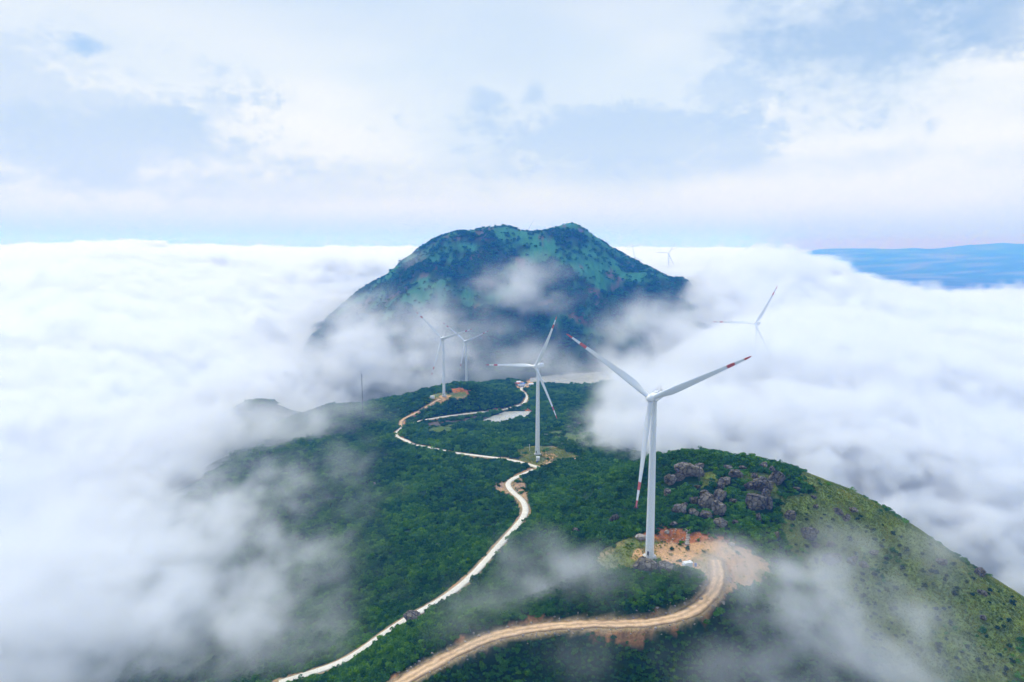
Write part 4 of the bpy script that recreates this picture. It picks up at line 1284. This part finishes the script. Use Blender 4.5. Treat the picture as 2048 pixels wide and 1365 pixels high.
def view_mask(x, y, z, pad=90):
    f = y * math.cos(PITCH) - (z - CAM_Z) * math.sin(PITCH); u = y * math.sin(PITCH) + (z - CAM_Z) * math.cos(PITCH)
    px = F_PX * x / f; py = -F_PX * u / f
    return (f > 0) & (np.abs(px) < 1024 + pad) & (py < 682 + pad) & (py > -682)


rk = np.array(ROCKS)
TB = [(tb(px, py, Y)[0], tb(px, py, Y)[1]) for px, py, Y, *_ in TURB]


def veg_points():
    X, Y, S = [], [], []
    y = 225.0
    while y < 1420:
        s = min(0.0042 * y + 0.55, 3.3)
        hw = 0.80 * y + 60
        x = np.arange(-hw, hw, s)
        X.append(x + rng.uniform(-.5, .5, len(x)) * s); Y.append(np.full(len(x), y) + rng.uniform(-.5, .5, len(x)) * s); S.append(np.full(len(x), s))
        y += s
    return np.concatenate(X), np.concatenate(Y), np.concatenate(S)


x, y, s = veg_points()
z = bil(ZZ, x, y)
keep = view_mask(x, y, z)
x, y, z, s = x[keep], y[keep], z[keep], s[keep]
w = {k: bil(v, x, y) for k, v in WG.items()}
nz1 = fbm(x / 30, y / 30, octaves=3); nz2 = fbm(x / 9 + 20, y / 9, octaves=3)
prob = np.ones(len(x))
gr = np.clip(w['grass'], 0, 1)
prob *= 1 - gr * (1 - (0.18 + 0.40 * sstep(335, 365, y) * sstep(165, 190, x)) * sstep(0.02, 0.22, nz1 + 0.4 * nz2 - 0.05))
prob *= 1 - 0.985 * np.clip(w['meadow'] + w['dirt'], 0, 1)
prob *= 1 - np.clip(w['field'], 0, 1) * (0.97 - 0.5 * sstep(0.0, 0.3, nz1))
prob *= 1 - 0.9 * np.clip(w['red'] + w['brown'] + w['scree'], 0, 1)
prob *= 1 - np.clip(w['bare'] * 1.0, 0, 1) * 0.93
prob *= w['road'] < 0.02
for nm_, L0 in LINES.items():          # growth on the camera side is kept low enough to see the road
    for dy_ in (1.2, 2.6, 4.2):
        dd_, _z = line_info(x, y + dy_, L0)
        prob *= ~((dd_ < ROADS[nm_][1] / 2 + 0.3) & (y > (430 if dy_ > 2 else 0)))
for cx_, cy_, r_ in ROCKS:
    prob *= np.where(np.hypot(x - cx_, (y - cy_) * 1.0) < r_ * 0.8, 0, 1)
    # keep the camera side of each rock clear enough to show it
    prob *= np.where((np.abs(x - cx_) < r_ * 0.9) & (y < cy_) & (cy_ - y < r_ * 0.8 + 1.2), 0.12, 1)
for cx_, cy_ in TB: prob *= np.where(np.hypot(x - cx_, y - cy_) < 5.5, 0, 1)
prob *= ~in_poly(x, y, pc + (POND - pc) * 1.12)
prob *= z > LAKE_Z + 1.0
prob *= np.where((nz1 < -0.33), 0.35, 1)                     # thin gaps in the cover
keep = rng.random(len(x)) < prob
x, y, z, s = x[keep], y[keep], z[keep], s[keep]; gr = gr[keep]; nz1 = nz1[keep]; nz2 = nz2[keep]
big = fbm(x / 55 + 3, y / 55, octaves=3)
size = s * np.clip(0.74 * np.exp(rng.normal(0, 0.30, len(x))), 0.4, 1.7) * (1 + 0.45 * big) * np.where(gr > .5, 0.75, 1.0)
tint = np.clip(0.44 + 0.60 * big + 0.45 * nz2 + rng.normal(0, 0.19, len(x)) + 0.12 * gr, 0, 1)
kinds = [leaf_mesh(100 + i, 230, 0.20, 4 + i % 3) for i in range(6)]
scatter('shrub_cover', np.stack([x, y, z - 0.12 * size], 1), size, tint, kinds, shrub_leaf, 'dense green scrub covering the ridge')
print('shrubs', len(x))

# the mountain's scrub
xm, ym = np.meshgrid(np.arange(-800, 950, 7.5), np.arange(1390, 2250, 7.5), indexing='ij')
xm = (xm + rng.uniform(-3.5, 3.5, xm.shape)).ravel(); ym = (ym + rng.uniform(-3.5, 3.5, ym.shape)).ravel()
zm = bil(ZZ, xm, ym)
n3 = fbm(xm / 150 + 7, ym / 150, octaves=4); nn = fbm(xm / 40, ym / 40, octaves=3)
gm_ = sstep(-0.1, 0.25, n3 + 0.5 * fbm(xm / 45, ym / 45, octaves=3) + 0.0015 * (zm - 80))
keep = (rng.random(len(xm)) < (1 - 0.88 * gm_) * sstep(-0.30, 0.10, nn)) & (zm > LAKE_Z + 2) & view_mask(xm, ym, zm, 150)
xm, ym, zm, nn = xm[keep], ym[keep], zm[keep], nn[keep]
sm_ = rng.uniform(3.0, 5.8, len(xm))
scatter('mountain_scrub', np.stack([xm, ym, zm - 0.5], 1), sm_, np.clip(0.28 + 0.4 * nn + rng.normal(0, .12, len(xm)), 0, 1), [leaf_mesh(200 + i, 120, 0.26, 5, 0.65) for i in range(4)], hazed_leaf, 'dark scrub on the far mountain')
print('mountain', len(xm))

# grass tufts on the open slope, pads and verges
xg = rng.uniform(-170, 330, 400000); yg = rng.uniform(240, 640, 400000)
zg = bil(ZZ, xg, yg); keep = view_mask(xg, yg, zg, 60)
xg, yg, zg = xg[keep], yg[keep], zg[keep]
wg = bil(WG['grass'], xg, yg) * 0.75 + bil(WG['meadow'], xg, yg) * 0.35 + bil(WG['bare'], xg, yg) * 0.16 + bil(WG['dirt'], xg, yg) * 0.03
wg *= bil(WG['road'], xg, yg) < 0.4
keep = rng.random(len(xg)) < wg
xg, yg, zg = xg[keep], yg[keep], zg[keep]
ng = fbm(xg / 12, yg / 12, octaves=3)
scatter('grass_tufts', np.stack([xg, yg, zg], 1), rng.uniform(0.4, 0.95, len(xg)), np.clip(0.5 + 0.8 * ng + rng.normal(0, .15, len(xg)), 0, 1), [tuft_mesh(i) for i in range(3)], tuft_leaf, 'long grass on the open slope and pads')
print('tufts', len(xg))

# separate dark shrubs dotted over the grassy slope
shr = [leaf_mesh(300 + i, 260, 0.19, 4) for i in range(4)]
for m_ in shr: m_.materials.clear(); m_.materials.append(own_leaf)
P = ZPOLY[0][1]; lo, hi = P.min(0), P.max(0)
made = []
tries = 0
while len(made) < 150 and tries < 6000:
    tries += 1
    q = lo + (hi - lo) * rng.random(2)
    if not in_poly(q[:1], q[1:], P)[0]: continue
    zq = gz(*q)
    if not view_mask(q[:1], q[1:], np.array([zq]), -10)[0]: continue
    if any((q[0] - a) ** 2 + (q[1] - b) ** 2 < 9 for a, b in made) or any(math.hypot(q[0] - a, q[1] - b) < r_ + 1 for a, b, r_ in ROCKS): continue
    made.append((q[0], q[1]))
    o = bpy.data.objects.new('shrub', shr[len(made) % 4]); COL.objects.link(o)
    sc_ = random.uniform(0.8, 1.9)
    o.location = (q[0], q[1], zq - 0.1); o.scale = (sc_, sc_, sc_ * random.uniform(.75, 1.05)); o.rotation_euler = (0, 0, random.uniform(0, 6))
    o['label'] = 'dark round shrub dotted on the open grassy slope at the right'; o['category'] = 'shrub'; o['group'] = 'dark shrubs dotted over the grassy slope'

# ------------------------------------------------------------------ cloud
CL = [(0, 535, 2300), (150, 540, 2000), (250, 530, 2200), (400, 512, 2600), (600, 507, 3000), (800, 507, 3000), (0, 600, 1600), (300, 600, 1700), (550, 625, 1800), (640, 672, 1700),
      (0, 700, 1150), (300, 700, 1250), (600, 725, 1330), (500, 795, 1110), (300, 800, 950), (0, 800, 850), (0, 1000, 490), (200, 1000, 560), (300, 900, 750), (400, 1150, 420),
      (150, 1300, 330), (0, 1365, 300), (1700, 600, 1500), (1540, 496, 1900), (1470, 522, 1900), (1400, 562, 1850), (1650, 562, 2000), (1750, 574, 2150), (2048, 574, 2150), (2048, 700, 1200),
      (2048, 800, 800), (1500, 850, 700), (1350, 860, 690), (2048, 1000, 560), (1800, 900, 640), (1600, 660, 1000), (1400, 650, 1280), (1510, 700, 800), (1330, 800, 880), (1440, 710, 950), (1290, 865, 730), (700, 760, 1300), (1330, 690, 1350)]
CXYZ = [(22, 612, -130), (-95, 931, -130), (70, 320, -120), (-20, 450, -120), (0, 1750, -150), (-30, 2000, -60), (60, 1080, -140), (150, 1150, -150), (120, 420, -110), (-60, 760, -130), (60, 760, -130), (140, 900, -150), (100, 740, -130), (130, 800, -140), (230, 330, -130), (-120, 420, -120), (-200, 1000, -140), (-110, 560, -125),
        (0, 2500, 0), (-3000, 2000, 60), (3000, 2000, 30), (-2500, 500, -20), (2500, 500, -20), (0, -200, -150), (-600, 100, -100), (700, 200, -120), (0, 1350, -170), (120, 1500, -190), (-150, 1550, -190), (-260, 1680, -170), (230, 1600, -180), (-330, 1800, -110), (380, 1800, -90)]
_ctps = TPS([at_y(*p) for p in CL] + [np.array(p, float) for p in CXYZ], smooth=1e-4)


def cloud_top(x, y):
    t = _ctps(np.clip(x, -2600, 2600), np.clip(y, -100, 2400))
    far = sstep(2150, 2500, y)
    left = 104 + 44 * fbm(x / 900, y / 900, octaves=3) + 16 * fbm(x / 260, y / 260, octaves=2) + 60 * sstep(4200, 5600, y) * sstep(-0.25, -0.5, x / np.maximum(y, 1)) * sstep(-0.2, 0.3, fbm(x / 500, y / 500, octaves=3))
    t = t - 120 * np.exp(-((x - 0) / 480) ** 2 - ((y - 1600) / 270) ** 2) - 42 * np.exp(-((x + 220) / 160) ** 2 - ((y - 650) / 330) ** 2) + 48 * np.exp(-((x - 310) / 150) ** 2 - ((y - 600) / 130) ** 2)
    left = left - 62 * np.exp(-((x - 640) / 420) ** 2 - ((y - 2800) / 500) ** 2)
    t = t - 45 * np.exp(-((x - 560) / 260) ** 2 - ((y - 2450) / 300) ** 2)
    gap = sstep(0.375, 0.43, x / np.maximum(y, 1))
    return t * (1 - far) + (left * (1 - gap) - 700 * gap) * far


WISPS = [  # (pixel x, pixel y, distance, radius across, along, up, strength)
    (1610, 1230, 285, 34, 25, 16, 0.0400), (1560, 1160, 300, 26, 18, 11, 0.0360), (1480, 1115, 312, 22, 14, 8, 0.0240), (1700, 1330, 270, 30, 22, 14, 0.0360), (1440, 1340, 255, 22, 16, 9, 0.0240),
    (1750, 1240, 300, 34, 22, 14, 0.0240), (1850, 1330, 285, 26, 20, 12, 0.0176), (1690, 1080, 345, 26, 16, 9, 0.0200), (1850, 1110, 350, 26, 16, 9, 0.0200), (1150, 1310, 262, 18, 14, 7, 0.0096),
    (1090, 1130, 320, 22, 20, 12, .022), (1030, 1200, 305, 26, 18, 12, .022), (1180, 1160, 305, 26, 16, 10, .016), (960, 1240, 290, 20, 14, 9, .013), (1330, 1150, 300, 20, 12, 6, .020), (1430, 1075, 335, 14, 8, 4, .018),
    (560, 1240, 345, 40, 36, 20, 0.0146), (430, 1160, 410, 50, 44, 24, 0.0171), (330, 1240, 380, 60, 40, 26, 0.0225), (500, 1320, 330, 36, 26, 16, 0.0147), (620, 1320, 315, 22, 18, 10, 0.0095), (620, 1100, 440, 40, 30, 18, 0.0061),
    (560, 960, 590, 44, 36, 20, 0.0075), (700, 930, 620, 24, 26, 18, 0.0081), (470, 1020, 560, 60, 50, 26, 0.0112), (640, 1190, 380, 26, 24, 14, 0.0053), (720, 1000, 540, 30, 26, 14, 0.0037), (240, 1100, 450, 80, 60, 34, 0.0375),
    (120, 1250, 360, 80, 50, 34, 0.0375), (650, 850, 850, 60, 40, 24, 0.0105), (560, 870, 880, 80, 60, 36, 0.0150), (420, 880, 820, 90, 70, 40, 0.0225),
    (1235, 850, 720, 24, 26, 34, .12), (1270, 895, 660, 26, 22, 16, .11), (1225, 805, 800, 16, 18, 16, .06), (1310, 830, 740, 52, 50, 40, .11), (1330, 780, 900, 60, 50, 34, .09), (1380, 870, 640, 70, 40, 24, .09), (1510, 740, 785, 75, 40, 26, .09), (1515, 705, 795, 55, 26, 18, .06), (1600, 880, 620, 110, 60, 40, .09), (1800, 960, 560, 110, 60, 40, .09), (1980, 1080, 500, 90, 60, 40, .09), (1740, 975, 560, 90, 60, 36, .16), (1880, 1050, 520, 90, 60, 36, .16), (1990, 1140, 470, 60, 50, 30, .12),
    (1040, 575, 1650, 95, 60, 48, 0.0132), (1010, 600, 1610, 70, 50, 40, 0.0076), (1075, 610, 1600, 50, 40, 36, 0.0072), (880, 600, 1600, 50, 50, 42, 0.0045), (850, 650, 1500, 100, 70, 55, 0.0048), (760, 680, 1430, 130, 90, 70, 0.0117),
    (700, 730, 1350, 150, 90, 60, 0.0192), (800, 760, 1250, 110, 60, 36, 0.0144), (870, 720, 1350, 80, 60, 36, 0.0050), (960, 700, 1400, 110, 70, 40, 0.0045), (1040, 720, 1380, 100, 60, 30, 0.0045), (1010, 745, 1330, 80, 50, 22, 0.0040), (900, 770, 1240, 80, 40, 18, 0.0054),
    (1160, 735, 1390, 100, 60, 28, 0.0033), (1230, 725, 1400, 110, 60, 44, 0.0094), (1290, 690, 1450, 110, 70, 60, 0.0122), (1340, 660, 1500, 100, 70, 60, 0.0154), (1430, 640, 1640, 60, 50, 50, .07), (1420, 600, 1780, 45, 40, 36, .05), (1200, 690, 1460, 50, 40, 36, 0.0072), (1260, 660, 1520, 60, 40, 50, 0.0084),
    (980, 665, 1480, 60, 50, 36, 0.0025), (680, 640, 1600, 100, 70, 60, 0.0055), (830, 525, 1960, 40, 40, 25, 0.0060), (760, 590, 1800, 50, 40, 36, 0.0025),
]
WC = [(at_y(w[0], w[1], w[2]), w[3:6], w[6]) for w in WISPS]


def density(X, Y, Z, lod):
    nx, ny, nzz = X.shape
    wx, wy, wz = [0.45 * lod * fbm(X / (lod * 1.6) + k * 7.7, Y / (lod * 1.6) + k * 3.1, Z / (lod * 1.6), octaves=2) for k in (1, 2, 3)]
    n = fbm((X + wx) / lod, (Y + wy) / lod, (Z + wz) / (lod * 0.7), octaves=5 if lod < 60 else 4, gain=0.6)
    big = fbm(X / (lod * 4) + 9, Y / (lod * 4), Z / (lod * 3), octaves=3)
    H = bil(ZZ, X[:, :, 0].ravel(), Y[:, :, 0].ravel()).reshape(nx, ny, 1)
    T = cloud_top(X[:, :, 0], Y[:, :, 0])[:, :, None]
    near = (1 - sstep(420, 800, Y)) * (1 - sstep(60, 180, X))
    soft = 15 + 30 * near
    top = T + 30 * big + (1 - near) * 52 * (1.7 * np.abs(n) - 0.30) + near * 34 * n
    d = sstep(0, 1, (top - Z) / soft) * (0.055 * (1 - near) + 0.009 * near)
    d = d * np.clip(1.0 + 1.3 * n, 0.15, 2)
    for c, r, a in WC:
        lo = [int(np.searchsorted(ax_, c[k] - 2.6 * r[k])) for k, ax_ in enumerate((X[:, 0, 0], Y[0, :, 0], Z[0, 0, :]))]
        hi = [int(np.searchsorted(ax_, c[k] + 2.6 * r[k])) for k, ax_ in enumerate((X[:, 0, 0], Y[0, :, 0], Z[0, 0, :]))]
        b = tuple(slice(l_, h_) for l_, h_ in zip(lo, hi))
        if any(h_ <= l_ for l_, h_ in zip(lo, hi)): continue
        q = ((X[b] - c[0]) / r[0]) ** 2 + ((Y[b] - c[1]) / r[1]) ** 2 + ((Z[b] - c[2]) / r[2]) ** 2
        g = np.exp(-0.5 * q)
        d[b] += a * 1.15 * np.clip(1.05 * g + 1.9 * n[b] * np.sqrt(g) - 0.34, 0, 1.3) ** 1.25
    d = np.where(Z < H - 22, 0, d)
    d = np.where(d < 2e-4, 0, d)
    return d.astype(np.float32)


vol_m = bpy.data.materials.new('cloud_vapour'); vol_m.use_nodes = True
nt = vol_m.node_tree; nt.nodes.clear()
o_ = nt.nodes.new('ShaderNodeOutputMaterial'); pv = nt.nodes.new('ShaderNodeVolumePrincipled'); nt.links.new(pv.outputs[0], o_.inputs['Volume'])
pv.inputs['Color'].default_value = (0.945, 0.962, 0.992, 1); pv.inputs['Density'].default_value = 1.0; pv.inputs['Anisotropy'].default_value = 0.25


def cloud_volume(name, mn_, mx_, vox, lod, label):
    N = [int(round((b - a) / v)) for a, b, v in zip(mn_, mx_, vox)]
    ax = [a + (np.arange(n) + 0.0) * (b - a) / max(n - 1, 1) for a, b, n in zip(mn_, mx_, N)]
    X, Y, Z = np.meshgrid(*ax, indexing='ij')
    D = density(X, Y, Z, lod)
    me = bpy.data.meshes.new(name); me.vertices.add(D.size)
    a = me.attributes.new('vapour', 'FLOAT', 'POINT'); a.data.foreach_set('value', D.ravel())
    o = link(name, me, None, kind='stuff', label=label)
    g = bpy.data.node_groups.new(name, 'GeometryNodeTree'); g.is_modifier = True
    g.interface.new_socket('Geometry', in_out='INPUT', socket_type='NodeSocketGeometry'); g.interface.new_socket('Geometry', in_out='OUTPUT', socket_type='NodeSocketGeometry')
    nn, L = g.nodes.new, g.links.new
    gi, go = nn('NodeGroupInput'), nn('NodeGroupOutput')
    vc = nn('GeometryNodeVolumeCube'); vc.inputs['Min'].default_value = mn_; vc.inputs['Max'].default_value = mx_
    for k, c in enumerate('XYZ'): vc.inputs['Resolution ' + c].default_value = N[k]
    pos = nn('GeometryNodeInputPosition'); sep = nn('ShaderNodeSeparateXYZ')
    sub = nn('ShaderNodeVectorMath'); sub.operation = 'SUBTRACT'; sub.inputs[1].default_value = mn_
    mul = nn('ShaderNodeVectorMath'); mul.operation = 'MULTIPLY'; mul.inputs[1].default_value = [(N[k] - 1) / (mx_[k] - mn_[k]) for k in range(3)]
    L(pos.outputs[0], sub.inputs[0]); L(sub.outputs[0], mul.inputs[0]); L(mul.outputs[0], sep.inputs[0])

    def rnd(s_):
        r_ = nn('ShaderNodeMath'); r_.operation = 'ROUND'; L(s_, r_.inputs[0]); return r_.outputs[0]

    def mad(a_, b_, c_):
        r_ = nn('ShaderNodeMath'); r_.operation = 'MULTIPLY_ADD'; L(a_, r_.inputs[0]); r_.inputs[1].default_value = b_; L(c_, r_.inputs[2]); return r_.outputs[0]
    xi, yi, zi = [rnd(sep.outputs[k]) for k in range(3)]
    fi = nn('FunctionNodeFloatToInt'); fi.rounding_mode = 'ROUND'; L(mad(xi, N[1] * N[2], mad(yi, N[2], zi)), fi.inputs[0])
    si = nn('GeometryNodeSampleIndex'); si.data_type = 'FLOAT'; si.domain = 'POINT'
    na = nn('GeometryNodeInputNamedAttribute'); na.data_type = 'FLOAT'; na.inputs['Name'].default_value = 'vapour'
    L(gi.outputs[0], si.inputs['Geometry']); L(na.outputs[0], si.inputs['Value']); L(fi.outputs[0], si.inputs['Index'])
    L(si.outputs[0], vc.inputs['Density'])
    sm = nn('GeometryNodeSetMaterial'); sm.inputs['Material'].default_value = vol_m
    L(vc.outputs[0], sm.inputs[0]); L(sm.outputs[0], go.inputs[0])
    o.modifiers.new('vapour', 'NODES').node_group = g
    print(name, N, float((D > 0).mean()))
    return o


cloud_volume('cloud', (-430, 236, -130), (400, 650, 40), (4.2, 4.2, 4.2), 26, 'thin white wisps drifting over the near slopes')
cloud_volume('cloud', (-1000, 640, -190), (1100, 1340, 110), (9.5, 9.5, 9), 52, 'white cloud filling the valleys on both sides of the ridge')
cloud_volume('cloud', (-1800, 1325, -170), (2000, 2440, 220), (18, 18, 15), 100, 'white cloud lapping at the foot of the mountain')
cloud_volume('cloud', (-5200, 2420, 0), (1700, 7600, 190), (45, 45, 16), 220, 'far white cloud sea reaching to the horizon')

# dense heart of the cloud sea: an opaque billowing mass under the loose vapour
core_m = mat('dense_cloud', (0.72, 0.78, 0.86), 1.0, 0.0)
cxs = axis_steps(-600, 900, 30, -20000, 9000, 1.05); cys = axis_steps(560, 2600, 30, 300, 19000, 1.05)
cx2, cy2 = np.meshgrid(cxs, cys, indexing='ij')
ct = cloud_top(cx2, cy2)
bil2 = 60 * fbm(cx2 / 420, cy2 / 420, octaves=4) + 14 * fbm(cx2 / 90, cy2 / 90, octaves=3)
hz_ = bil(ZZ, cx2.ravel(), cy2.ravel()).reshape(cx2.shape)
depth = 62 - 22 * sstep(2500, 5000, cy2)
cz = ct - depth + 0.5 * bil2
cz = np.where(cz < hz_ + 40, hz_ - 25, cz)
cz = np.maximum(cz, -620)
me = np_mesh('cloud_sea', np.stack([cx2.ravel(), cy2.ravel(), cz.ravel()], 1), grid_faces(len(cxs), len(cys)))
link('cloud_sea', me, core_m, smooth=True, kind='stuff', label='dense white body of the cloud sea below the mountain')

# ------------------------------------------------------------------ haze
hm = bpy.data.materials.new('blue_haze'); hm.use_nodes = True
nt = hm.node_tree; nt.nodes.clear()
o_ = nt.nodes.new('ShaderNodeOutputMaterial'); pv = nt.nodes.new('ShaderNodeVolumePrincipled'); nt.links.new(pv.outputs[0], o_.inputs['Volume'])
pv.inputs['Color'].default_value = (0.05, 0.28, 1.0, 1); pv.inputs['Absorption Color'].default_value = (1, 0.87, 1, 1); pv.inputs['Density'].default_value = 0.00018; pv.inputs['Anisotropy'].default_value = 0.0
bm = bmesh.new()
HT = max(float(ZZ.max()) + 25, 300.0)
add_box(bm, (0, 12500, (-760 + HT) / 2), (60000, 33000, HT + 760))
bm_obj('haze', bm, hm, kind='stuff', label='blue haze in the air over the whole scene')
